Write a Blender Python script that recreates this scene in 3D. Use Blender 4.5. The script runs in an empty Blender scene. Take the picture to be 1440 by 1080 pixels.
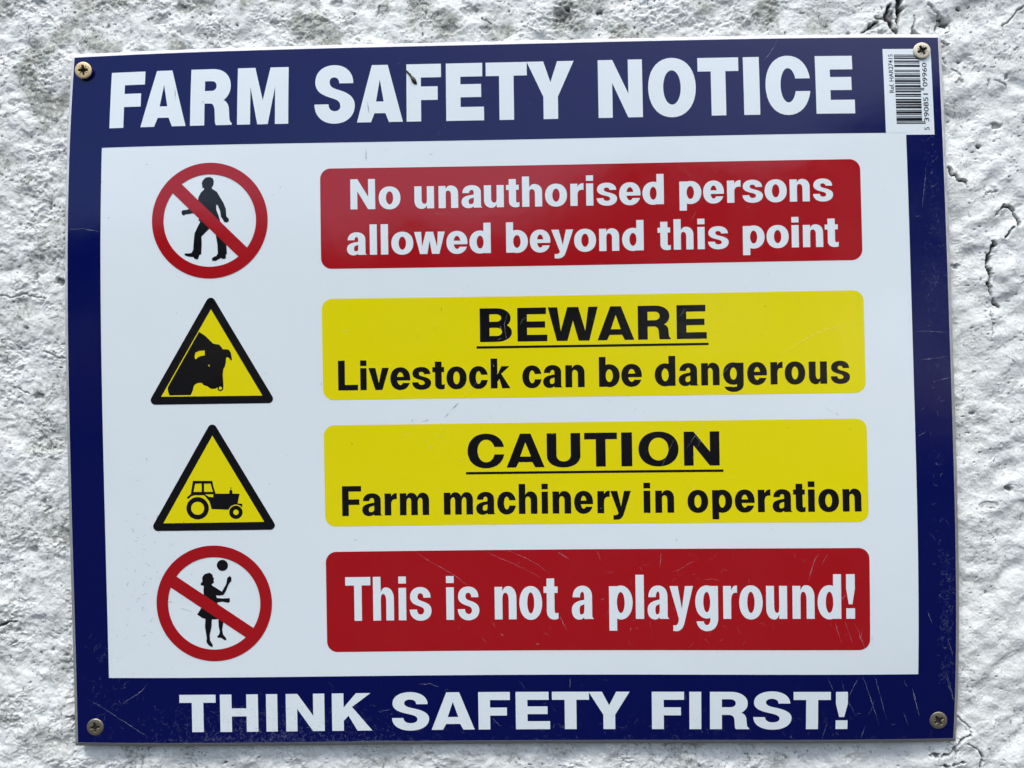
import bpy, math, random
import numpy as np
from mathutils import Vector, Matrix
from mathutils.geometry import delaunay_2d_cdt

# ------------------------------------------------------------------ camera, sky, sun, exposure
# board millimetres (u right, v up, w out of the wall) -> world metres (X, Z, -Y); the board centre hangs 1.5 m up
MM = 0.001
HEIGHT = 1.5
def W(u, v, w): return (u*MM, -w*MM, HEIGHT + v*MM)

sc = bpy.context.scene
cam_d = bpy.data.cameras.new('camera')
cam = bpy.data.objects.new('camera', cam_d)
sc.collection.objects.link(cam)
cam_d.sensor_width = 36.0
cam_d.lens = 1050.0/1440.0*36.0
cam_d.clip_start = 0.01
cam_d.clip_end = 500.0
_r = Matrix.Rotation(-0.01382, 3, 'Z') @ Matrix.Rotation(0.02008, 3, 'Y') @ Matrix.Rotation(0.01433, 3, 'X')
_b = Matrix(((1,0,0),(0,0,-1),(0,1,0)))
cam.matrix_world = Matrix.Translation(W(10.926, -1.697, 386.402)) @ (_b @ _r).to_4x4()
sc.camera = cam

SUN_EL, SUN_AZ = math.radians(58), math.radians(-34)     # azimuth measured from straight out of the wall, minus = left
world = bpy.data.worlds.new('World'); sc.world = world
world.use_nodes = True
wn = world.node_tree.nodes; wl = world.node_tree.links
for n in list(wn): wn.remove(n)
sky = wn.new('ShaderNodeTexSky'); sky.sky_type = 'NISHITA'; sky.sun_disc = False
sky.sun_elevation = SUN_EL
sky.sun_rotation = math.pi - SUN_AZ*-1
sky.air_density = 1.0; sky.dust_density = 2.2; sky.ozone_density = 1.0
bg = wn.new('ShaderNodeBackground'); bg.inputs['Strength'].default_value = 0.15
wo = wn.new('ShaderNodeOutputWorld')
wl.new(sky.outputs[0], bg.inputs[0]); wl.new(bg.outputs[0], wo.inputs[0])

sd = bpy.data.lights.new('sun', 'SUN'); sd.energy = 1.5; sd.angle = math.radians(14); sd.color = (1.0, 0.98, 0.95)
sun = bpy.data.objects.new('sun', sd); sc.collection.objects.link(sun)
_d = Vector((math.sin(SUN_AZ)*math.cos(SUN_EL), -math.cos(SUN_AZ)*math.cos(SUN_EL), math.sin(SUN_EL)))
sun.rotation_euler = _d.to_track_quat('Z', 'Y').to_euler()
sun.location = (-1, -2, 4)

sc.view_settings.view_transform = 'Standard'
sc.view_settings.look = 'None'
sc.view_settings.exposure = 0.76
sc.view_settings.gamma = 1.0

# ------------------------------------------------------------------ measured layout, in millimetres on the board









BOW = [2.689, 6.626, -5.18, -0.479, 2.473, -0.308, 1.106, 0.121, 3.132, 5.734, -0.779, -0.524, 1.103, -3.822, 0.499]
LINES = {
 'title': (139.5, 169.58, [
   [('F',-203.77,-185.61), ('A',-187.19,-163.38), ('R',-161.09,-139.33), ('M',-136.54,-110.01)],
   [('S',-96.49,-75.64), ('A',-74.52,-50.85), ('F',-48.91,-31.08), ('E',-28.54,-9.11), ('T',-7.99,13.14), ('Y',13.14,37.27)],
   [('N',49.61,72.24), ('O',75.16,99.45), ('T',100.56,121.39), ('I',123.81,131.96), ('C',134.98,157.96), ('E',160.59,180.34)],
 ]),
 'foot': (-173.47, -154.11, [
   [('T',-170.65,-151.83), ('H',-149.57,-129.92), ('I',-125.73,-119.91), ('N',-115.53,-95.64), ('K',-91.77,-71.09)],
   [('S',-60.9,-41.76), ('A',-40.54,-18.36), ('F',-16.33,-0.08), ('E',2.87,20.4), ('T',21.52,40.42), ('Y',40.22,61.17)],
   [('F',72.42,88.74), ('I',91.43,97.42), ('R',101.81,121.52), ('S',123.6,142.85), ('T',143.84,162.46), ('!',165.04,170.98)],
 ]),
 'r1': (94.59, 110.09, [
   [('N',-78.23,-65.56), ('o',-63.73,-52.58)],
   [('u',-45.38,-35.34), ('n',-33.0,-22.96), ('a',-21.24,-10.59), ('u',-9.68,0.45), ('t',1.67,8.45), ('h',9.87,20.09), ('o',21.61,32.83), ('r',34.55,41.32), ('i',42.63,46.26), ('s',47.98,58.36), ('e',59.47,70.34), ('d',71.34,82.19)],
   [('p',90.12,101.25), ('e',102.15,112.66), ('r',114.26,121.16), ('s',122.06,132.36), ('o',133.26,144.45), ('n',145.95,156.05), ('s',157.75,167.85)],
 ]),
 'r2': (71.22, 86.75, [
   [('a',-80.35,-70.22), ('l',-68.6,-64.95), ('l',-62.93,-59.18), ('o',-57.55,-46.3), ('w',-45.8,-30.08), ('e',-29.27,-18.52), ('d',-17.51,-6.56)],
   [('b',1.34,12.48), ('e',13.49,24.01), ('y',24.52,35.73), ('o',36.14,47.34), ('n',48.95,59.13), ('d',60.64,71.6)],
   [('t',78.73,85.35), ('h',86.86,96.87), ('i',98.97,102.57), ('s',104.27,114.67)],
   [('p',121.85,132.82), ('o',133.82,144.98), ('i',146.47,150.06), ('n',152.15,162.32), ('t',163.22,170.1)],
 ]),
 'y1': (25.61, 42.87, [
   [('B',-12.78,3.64), ('E',6.48,21.77), ('W',22.17,47.72), ('A',47.42,66.14), ('R',68.05,84.69), ('E',87.7,102.88)],
 ]),
 'y1b': (1.81, 17.08, [
   [('L',-85.87,-75.74), ('i',-74.53,-71.28), ('v',-70.27,-59.83), ('e',-59.12,-48.87), ('s',-47.95,-38.21), ('t',-37.5,-31.21), ('o',-30.29,-19.94), ('c',-18.72,-8.98), ('k',-7.56,2.48)],
   [('c',8.66,18.58), ('a',19.29,29.21), ('n',30.72,40.52)],
   [('b',47.88,58.45), ('e',59.25,69.7)],
   [('d',76.21,86.72), ('a',88.32,98.3), ('n',99.7,108.96), ('g',110.74,121.07), ('e',122.86,132.77), ('r',134.55,140.68), ('o',141.67,151.95), ('u',153.73,162.81), ('s',164.69,174.26)],
 ]),
 'y2': (-38.94, -21.63, [
   [('C',-20.0,-1.02), ('A',-0.01,19.44), ('U',20.66,37.83), ('T',39.85,56.56), ('I',58.67,64.19), ('O',67.4,87.7), ('N',90.39,108.29)],
 ]),
 'y2b': (-62.76, -47.42, [
   [('F',-84.87,-75.02), ('a',-74.61,-64.35), ('r',-63.03,-56.73), ('m',-55.21,-40.17)],
   [('m',-32.55,-17.61), ('a',-15.99,-6.14), ('c',-5.13,4.51), ('h',5.93,15.45), ('i',17.67,20.91), ('n',23.24,32.73), ('e',34.24,43.92), ('r',46.14,52.47), ('y',52.77,63.21)],
   [('i',69.63,73.03), ('n',75.53,85.01)],
   [('o',91.78,102.21), ('p',104.2,114.3), ('e',115.49,125.46), ('r',127.04,133.35), ('a',134.33,144.17), ('t',144.66,150.75), ('i',152.03,155.37), ('o',157.13,167.43), ('n',169.19,178.5)],
 ]),
 'r3': (-116.77, -94.27, [
   [('T',-83.91,-70.99), ('h',-69.67,-58.99), ('i',-56.55,-52.68), ('s',-50.85,-39.67)],
   [('i',-32.04,-28.08), ('s',-26.15,-15.07)],
   [('n',-7.15,4.0), ('o',5.52,17.16), ('t',17.97,25.45)],
   [('a',32.31,43.4)],
   [('p',51.36,63.27), ('l',64.84,69.05), ('a',70.83,81.63), ('y',82.05,93.85), ('g',94.9,106.35), ('r',108.95,115.91), ('o',116.94,128.65), ('u',130.4,140.84), ('n',143.52,154.44), ('d',155.99,167.72), ('!',170.19,174.51)],
 ]),
}
WALKER = [(-152.7, 112.23),(-150.55, 112.5),(-149.02, 111.73),(-148.4, 110.18),(-148.71, 108.34),(-149.63, 106.82),(-149.2, 106.2),(-146.88, 104.74),(-145.35, 102.14),(-143.53, 99.05),(-142.32, 95.97),(-142.04, 91.99),(-140.83, 90.75),(-140.72, 89.52),(-141.76, 88.81),(-143.16, 89.13),(-143.88, 90.49),(-144.79, 91.72),(-145.2, 94.79),(-146.47, 97.87),(-147.26, 98.13),(-147.21, 95.43),(-146.01, 92.36),(-145.35, 89.9),(-144.52, 86.83),(-143.21, 81.93),(-142.16, 77.65),(-141.9, 72.59),(-142.52, 72.3),(-142.48, 70.22),(-144.37, 70.07),(-144.85, 70.69),(-146.5, 69.8),(-147.73, 69.08),(-149.43, 69.23),(-149.72, 70.33),(-148.62, 71.29),(-147.39, 71.64),(-146.59, 72.84),(-146.73, 77.72),(-147.6, 82.61),(-149.11, 84.46),(-150.62, 86.01),(-152.78, 83.91),(-154.93, 81.81),(-154.84, 77.84),(-155.13, 72.67),(-156.04, 72.38),(-156.86, 69.95),(-158.69, 70.47),(-159.11, 71.33),(-161.73, 71.55),(-163.68, 72.31),(-163.67, 73.23),(-161.72, 73.2),(-160.19, 73.35),(-159.26, 74.86),(-158.92, 79.13),(-158.46, 83.39),(-156.73, 87.03),(-155.37, 89.57),(-156.35, 90.02),(-156.1, 91.3),(-156.7, 93.45),(-159.46, 93.8),(-161.29, 93.53),(-163.14, 93.38),(-164.06, 92.78),(-164.98, 93.29),(-165.16, 94.83),(-164.54, 95.49),(-162.21, 95.69),(-160.37, 96.58),(-157.61, 98.06),(-156.68, 100.5),(-156.25, 102.33),(-155.15, 104.46),(-153.49, 105.97),(-153.49, 106.83),(-154.47, 107.09),(-154.35, 108.26),(-154.72, 109.19),(-154.11, 110.78)]
BULL = [(-156.74, 32.85),(-153.73, 30.87),(-149.54, 26.68),(-148.03, 26.41),(-146.51, 26.21),(-145.44, 24.92),(-144.73, 23.76),(-142.91, 23.73),(-141.69, 23.53),(-140.63, 22.0),(-140.08, 18.34),(-140.7, 17.87),(-141.47, 19.15),(-142.37, 19.71),(-143.1, 19.54),(-143.27, 16.87),(-143.78, 15.05),(-144.6, 13.54),(-144.95, 10.81),(-144.82, 7.77),(-144.7, 4.73),(-145.09, 2.91),(-146.32, 2.32),(-147.4, 2.82),(-147.8, 4.28),(-149.03, 3.57),(-151.16, 3.6),(-153.08, 4.97),(-154.77, 5.48),(-155.85, 6.71),(-157.19, 6.72),(-158.41, 6.44),(-159.76, 5.54),(-160.61, 2.52),(-161.56, 0.52),(-172.54, 0.49),(-173.23, 2.69),(-173.32, 4.64)]
BULL_HORN = [(-159.26, 20.43),(-158.74, 22.25),(-156.9, 23.13),(-153.97, 23.34),(-154.02, 20.78),(-156.34, 20.39),(-157.56, 19.8),(-158.62, 18.78),(-159.03, 19.21)]
BULL_EYE = [(-152.34, 15.96),(-151.79, 15.95),(-151.5, 15.16),(-151.93, 14.92)]
NOSE_RING = [(-147.2, 3.85),(-146.28, 4.69),(-145.44, 3.83),(-146.31, 2.93)]
TRACTOR = [(-161.33, -43.58),(-151.32, -43.71),(-150.77, -46.95),(-149.86, -49.9),(-149.86, -50.32),(-142.67, -50.42),(-142.65, -48.9),(-142.03, -48.54),(-142.0, -47.07),(-141.7, -47.08),(-141.66, -48.54),(-141.12, -48.92),(-141.15, -50.44),(-137.44, -50.49),(-138.56, -55.48),(-136.13, -55.7),(-136.29, -57.65),(-137.38, -57.51),(-139.5, -56.99),(-142.89, -58.66),(-152.03, -58.23),(-152.87, -54.55),(-154.96, -51.78),(-155.86, -51.04),(-160.74, -50.97),(-162.59, -51.68),(-163.52, -52.58),(-164.44, -52.69),(-164.61, -52.08),(-162.56, -50.34),(-161.88, -46.81)]
CAB_WINDOWS = [[(-160.19, -45.0),(-156.84, -45.04),(-156.92, -49.31),(-161.13, -49.26)], [(-155.62, -45.06),(-152.26, -45.1),(-151.13, -49.39),(-155.7, -49.33)], [(-155.36, -50.55),(-150.97, -50.61),(-151.0, -52.14),(-153.13, -51.93)]]
WHEELS = [(-159.16, -57.71, 5.7622),(-139.5, -60.04, 3.4328)]
GIRL = [(-156.04, -91.61),(-153.58, -91.03),(-152.25, -92.02),(-151.91, -93.37),(-151.37, -93.99),(-151.69, -94.72),(-151.42, -96.13),(-152.78, -96.91),(-152.37, -97.77),(-150.37, -98.9),(-147.47, -100.89),(-145.13, -96.82),(-144.58, -93.76),(-143.09, -92.74),(-142.86, -93.48),(-142.43, -93.36),(-142.53, -95.32),(-143.91, -97.14),(-145.51, -100.79),(-146.76, -102.61),(-148.91, -102.89),(-150.62, -102.69),(-150.04, -104.1),(-147.1, -104.38),(-144.96, -104.28),(-143.55, -104.24),(-143.46, -106.01),(-144.21, -106.62),(-147.14, -106.09),(-150.08, -106.37),(-148.73, -109.32),(-147.25, -112.4),(-146.82, -115.46),(-147.17, -117.6),(-147.71, -120.36),(-147.33, -122.81),(-145.77, -124.97),(-145.54, -125.77),(-146.59, -125.88),(-148.4, -124.64),(-150.12, -124.62),(-150.36, -124.13),(-149.29, -122.79),(-148.96, -121.57),(-149.51, -118.5),(-149.57, -115.01),(-152.95, -115.09),(-153.21, -119.07),(-154.21, -123.35),(-154.08, -125.93),(-152.71, -128.4),(-152.92, -129.5),(-154.01, -129.06),(-154.92, -128.38),(-156.0, -126.89),(-155.77, -124.57),(-156.58, -119.04),(-156.25, -114.75),(-157.72, -114.43),(-160.45, -112.57),(-158.35, -109.22),(-157.54, -105.55),(-156.87, -102.5),(-157.01, -100.04),(-156.78, -97.72),(-158.48, -97.27),(-158.28, -96.36),(-157.47, -95.63),(-157.55, -93.61),(-156.92, -92.39)]
BALL = (-146.97, -87.31, 2.8811)
INSECT = [(-49.06, 166.17),(-47.23, 164.35),(-45.71, 161.92),(-43.69, 158.96)]
SCRATCHES = [(0.22, [(142.24, 178.38),(139.02, 173.51),(135.31, 168.36),(133.41, 165.79)]),(0.25, [(-224.33, 86.79),(-216.16, 87.11),(-208.03, 85.54)]),(0.3, [(-219.28, -156.34),(-209.37, -161.93),(-199.02, -168.56),(-188.22, -175.51)]),(0.3, [(-187.07, -148.16),(-190.28, -152.06),(-193.46, -154.33),(-201.94, -159.5)]),(0.22, [(176.77, -145.7),(173.86, -151.41),(170.59, -157.91)]),(0.22, [(178.25, -146.09),(182.85, -158.75),(187.23, -172.35)]),(0.22, [(184.18, -146.12),(187.66, -157.63),(190.51, -168.87)]),(0.22, [(199.04, -148.53),(200.58, -151.99)]),(0.22, [(203.2, -152.41),(207.31, -167.14)]),(0.22, [(198.99, -164.7),(201.84, -172.14)]),(0.22, [(181.11, -165.68),(182.21, -164.92),(184.33, -158.37)]),(0.22, [(180.46, -170.34),(177.69, -178.92)]),(0.22, [(160.51, -146.41),(163.87, -153.67)]),(0.22, [(161.07, -169.06),(158.24, -178.4)]),(0.22, [(219.83, -142.7),(222.67, -152.7),(224.79, -160.47)]),(0.22, [(167.54, -148.33),(170.2, -156.76),(174.79, -166.03)]),(0.22, [(174.06, -167.19),(176.26, -165.26),(178.13, -165.43)]),(0.2, [(-47.96, -81.39),(-39.4, -87.08),(-29.32, -92.77),(-20.27, -99.45)]),(0.2, [(-0.22, -81.59),(7.34, -84.49),(13.37, -87.57),(20.38, -92.68),(21.86, -95.22)]),(0.2, [(-10.89, -82.3),(1.21, -87.48),(17.3, -95.69)]),(0.2, [(-14.04, -125.89),(-11.55, -128.96)]),(0.2, [(26.12, -114.97),(29.55, -122.57)]),(0.2, [(-9.34, -116.79),(-6.87, -120.87)]),(0.45, [(25.57, -82.6),(31.58, -86.18)]),(0.45, [(-26.14, -119.5),(-25.46, -121.23)]),(0.45, [(-4.37, -123.93),(-2.87, -124.95)]),(0.45, [(13.79, -129.61),(15.31, -129.31)]),(0.22, [(44.85, -81.44),(46.08, -83.57),(47.41, -86.75)]),(0.22, [(83.58, -93.24),(88.84, -90.62),(92.0, -88.73),(96.21, -86.43)]),(0.22, [(164.62, -119.14),(167.66, -129.16)]),(0.22, [(170.42, -103.43),(167.28, -108.65)]),(0.22, [(178.0, -122.35),(176.95, -126.56),(179.01, -130.79)]),(0.22, [(99.18, -96.97),(103.35, -96.55),(107.51, -97.19)]),(0.22, [(77.98, -82.67),(77.32, -91.64)]),(0.22, [(161.43, -83.53),(158.25, -89.78)]),(0.22, [(169.26, -118.11),(173.34, -129.71)]),(0.22, [(174.41, -119.18),(179.53, -131.84)]),(0.5, [(156.8, -83.5),(154.36, -88.2),(153.07, -91.85),(151.44, -98.13)]),(0.5, [(62.42, -121.23),(61.77, -123.14)]),(0.5, [(47.13, -106.78),(49.03, -106.46)]),(0.2, [(136.83, 14.92),(144.85, 20.31),(159.86, 28.59),(169.81, 30.73),(180.73, 31.76)]),(0.2, [(88.94, 36.83),(92.5, 41.3)]),(0.2, [(90.49, 40.33),(92.49, 40.8)]),(0.2, [(108.89, 5.81),(114.97, 12.75)]),(0.25, [(-2.64, 34.28),(-1.67, 31.23),(-2.72, 28.91)]),(0.25, [(3.1, 45.84),(-0.1, 34.75),(1.23, 21.56)]),(0.25, [(7.48, 33.62),(9.04, 36.64),(14.15, 39.59)]),(0.25, [(-11.62, 9.58),(-16.79, 2.56),(-21.93, -1.94)]),(0.25, [(-4.28, 26.2),(-1.22, 27.68)]),(0.5, [(-6.28, 14.07),(-5.69, 12.74)]),(0.5, [(-83.48, 32.38),(-80.74, 32.54)]),(0.5, [(-2.55, 33.98),(-1.96, 32.55)]),(0.2, [(103.61, -13.01),(99.53, -18.99),(96.99, -22.47),(91.37, -30.95)]),(0.2, [(99.43, -25.01),(96.35, -31.0),(93.77, -37.0)]),(0.2, [(85.99, -24.86),(82.38, -31.86),(79.28, -38.87)]),(0.2, [(96.47, -23.97),(99.38, -28.02)]),(0.2, [(46.86, -60.75),(48.89, -59.76)]),(0.4, [(-35.42, -21.34),(-33.4, -22.58)]),(0.4, [(-33.91, -22.37),(-34.23, -23.59)]),(0.4, [(-39.05, -26.87),(-38.38, -29.42)]),(0.4, [(-37.54, -27.4),(-39.58, -28.59)]),(0.4, [(-47.55, -17.62),(-46.52, -16.92)]),(0.4, [(-32.84, -18.83),(-31.81, -17.53)]),(0.4, [(-51.66, -21.12),(-50.66, -21.94)]),(0.4, [(22.9, -22.09),(24.92, -21.92)]),(0.22, [(93.09, 112.23),(96.03, 108.12)]),(0.22, [(107.13, 112.44),(109.59, 109.86)]),(0.22, [(123.29, 92.92),(125.75, 90.85)]),(0.22, [(113.41, 69.12),(115.4, 68.88)]),(0.22, [(95.67, 85.4),(98.25, 90.39)]),(0.5, [(173.3, 83.44),(173.59, 82.93)]),(0.25, [(-35.28, 91.8),(-32.74, 91.56),(-27.16, 92.18)]),(0.25, [(-12.99, 90.64),(-10.64, 91.62)]),(0.4, [(-53.85, 170.16),(-52.52, 170.34)]),(0.3, [(-67.52, -163.84),(-64.97, -163.35),(-60.88, -162.37)]),(0.3, [(-47.44, -149.74),(-41.33, -149.49),(-36.28, -151.37)]),(0.3, [(-9.58, -167.4),(-5.57, -171.53)]),(0.3, [(30.74, -146.63),(30.97, -152.23)]),(0.3, [(21.8, -173.19),(22.84, -170.62)]),(0.3, [(16.9, -160.36),(18.94, -159.86)]),(0.3, [(-78.99, -178.87),(-70.33, -178.66),(-54.03, -179.04)]),(0.3, [(-46.9, -178.7),(-40.79, -178.96)]),(0.22, [(208.06, 27.75),(222.57, 27.16)]),(0.22, [(215.83, 111.24),(213.06, 90.93)]),(0.22, [(208.62, 12.84),(223.67, 14.84)]),(0.22, [(218.28, 2.63),(224.83, 4.14)]),(0.22, [(207.33, -25.58),(211.56, -22.86)]),(0.22, [(215.58, -38.79),(218.02, -40.31)]),(0.22, [(210.37, -112.64),(212.84, -120.17)]),(0.22, [(203.23, -152.92),(207.09, -167.4)]),(0.22, [(221.31, -128.82),(223.39, -136.93)]),(0.22, [(220.06, -147.03),(224.4, -159.42)])]
DIRT = [(0.5, [(-42.94, -14.74),(-39.57, -13.77)]),(0.5, [(-48.51, -14.26),(-47.8, -13.86)]),(0.35, [(-31.74, -12.76),(-29.17, -10.77)]),(0.3, [(166.86, -12.82),(168.0, -14.63)]),(0.3, [(142.58, -20.3),(143.56, -20.11)]),(0.3, [(122.7, -27.48),(123.4, -27.08)]),(0.4, [(-5.95, -5.91),(-5.56, -6.72)]),(0.4, [(-32.42, 43.84),(-32.25, 41.81)]),(0.4, [(-24.01, -5.25),(-28.64, -9.45)]),(0.3, [(161.5, -10.15),(164.89, -12.79)]),(0.3, [(65.9, -9.91),(66.3, -9.71)]),(0.3, [(129.91, 26.77),(130.9, 26.56)]),(0.3, [(70.69, -11.28),(71.3, -10.78)]),(0.25, [(-169.29, -109.11),(-166.23, -109.88),(-162.88, -111.13)]),(0.25, [(-163.38, -90.79),(-162.5, -92.64)]),(0.25, [(-180.44, -83.27),(-180.08, -83.76)]),(0.35, [(-114.27, 106.67),(-113.97, 106.3)]),(0.35, [(-183.36, 119.85),(-182.98, 119.59)]),(0.5, [(-168.29, 42.75),(-167.69, 42.55)]),(0.35, [(-114.31, 106.96),(-114.01, 106.34)]),(0.35, [(-183.78, 119.81),(-182.94, 119.59)]),(0.35, [(-169.62, 160.18),(-168.77, 153.23)]),(0.35, [(-155.0, 151.76),(-153.97, 152.05)]),(0.35, [(-69.88, 125.7),(-70.14, 119.57)]),(0.35, [(-60.23, 125.24),(-59.53, 124.82)]),(0.35, [(-37.41, 122.53),(-35.59, 122.09)]),(0.35, [(-69.22, 150.41),(-68.23, 144.18)]),(0.5, [(1.51, -138.39),(1.51, -138.4)]),(0.6, [(-131.19, -171.65),(-130.79, -171.86)])]
CRACKS = [(1.5, 3, [(258.9, 91.8),(260.5, 92.8),(263.5, 92.3),(265.5, 90.7),(266.9, 87.0),(268.4, 84.4),(267.3, 82.9)]),(1.5, 3, [(253.9, 71.9),(252.3, 67.8),(250.9, 62.7),(252.0, 57.5),(250.9, 52.4)]),(1.3, 3, [(250.9, 51.9),(252.3, 46.2),(254.7, 42.1),(257.2, 40.0)]),(1.3, 3, [(264.2, 81.1),(262.2, 78.9),(260.6, 76.9)]),(1.3, 3, [(231.5, 114.0),(234.0, 109.8),(237.5, 107.0),(241.0, 106.1),(241.4, 103.0)]),(1.3, 3, [(254.0, 74.4),(254.9, 72.7),(253.4, 71.3)]),(0.7, 2, [(255.3, 87.8),(258.9, 91.8)]),(0.7, 2, [(251.9, 38.0),(253.0, 31.8),(252.3, 25.7)]),(0.7, 2, [(251.5, 100.7),(251.5, 98.1)]),(0.7, 2, [(252.5, 100.7),(257.1, 101.3)]),(0.7, 2, [(232.9, 62.5),(235.5, 63.4)]),(3.2, 5, [(209.1, 204.6),(209.3, 201.2),(209.1, 198.5)]),(1.9, 4.5, [(209.1, 198.5),(208.3, 193.1),(207.7, 190.4)]),(1.2, 4, [(207.7, 190.4),(207.0, 187.1),(206.6, 182.3)]),(1.4, 2, [(203.8, 199.3),(201.7, 195.3),(202.9, 191.2),(205.2, 187.1),(206.1, 184.4)]),(1.4, 2, [(196.3, 191.4),(192.9, 188.1),(189.2, 185.5)]),(1.4, 2, [(196.4, 193.7),(200.3, 193.0),(203.6, 188.5)]),(0.8, 2.5, [(223.7, 199.5),(226.3, 196.4),(228.6, 193.3)]),(0.8, 2.5, [(227.0, 185.2),(228.4, 188.2),(228.7, 192.6)]),(0.8, 2.5, [(217.0, 194.3),(216.2, 189.6),(214.7, 186.2),(216.1, 184.0),(219.0, 182.4)]),(0.8, 2.5, [(229.0, 181.8),(231.2, 178.4),(233.8, 177.7)]),(0.8, 2.5, [(272.6, 197.0),(268.6, 193.7),(265.2, 189.7),(262.5, 188.4),(261.9, 183.1)]),(0.8, 2.5, [(276.6, 198.9),(272.6, 197.0)]),(0.6, 1.6, [(228.4, 170.7),(229.0, 168.3)]),(0.6, 1.6, [(230.7, 170.7),(231.6, 167.6)]),(0.6, 1.6, [(235.2, 165.8),(238.2, 164.4),(240.1, 161.3),(240.3, 158.0)]),(0.6, 1.6, [(257.2, 159.3),(261.8, 157.5),(263.8, 156.1)]),(0.6, 1.6, [(235.7, 188.4),(234.7, 185.1),(232.3, 183.6)]),(0.6, 2, [(230.1, -170.6),(233.1, -173.7),(237.1, -176.7),(237.6, -179.4)]),(1.2, 3, [(236.7, -180.1),(235.1, -181.0),(232.1, -182.4),(229.4, -185.4)]),(1.2, 3, [(229.4, -185.4),(227.5, -187.7),(225.9, -189.9),(222.1, -190.7)]),(1.2, 3, [(242.5, -189.6),(242.8, -193.8),(241.9, -197.5)]),(1.2, 3, [(227.7, -195.6),(230.3, -194.6),(233.3, -194.5)]),(0.8, 2, [(220.5, -195.2),(225.0, -196.7)]),(0.8, 2, [(229.0, -186.9),(228.5, -190.7),(230.5, -187.7)]),(0.8, 2, [(235.0, -185.4),(238.8, -185.8),(241.7, -189.2)]),(0.7, 1.6, [(-277.5, 57.4),(-268.9, 55.1),(-263.2, 53.9),(-256.1, 55.4),(-246.2, 52.9)]),(0.7, 1.6, [(-244.9, 25.3),(-238.6, 21.3),(-234.3, 21.6)]),(0.9, 2, [(-260.6, 5.9),(-254.2, 2.3)]),(0.9, 2, [(-243.0, -23.0),(-242.3, -27.2)]),(1.0, 2.4, [(-273.8, -121.5),(-269.6, -120.1),(-265.3, -118.1),(-261.8, -118.5)]),(0.7, 2, [(-246.7, -53.9),(-245.0, -56.4),(-243.2, -58.1),(-245.6, -59.9)]),(0.7, 2, [(-261.2, -128.5),(-264.0, -129.9)]),(0.7, 2, [(-234.6, -168.8),(-231.1, -168.1),(-229.7, -170.9),(-231.5, -174.3)]),(0.8, 2, [(-66.4, 200.7),(-64.3, 206.0)]),(0.8, 2, [(-10.0, 198.1),(-4.9, 194.6)])]
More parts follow.
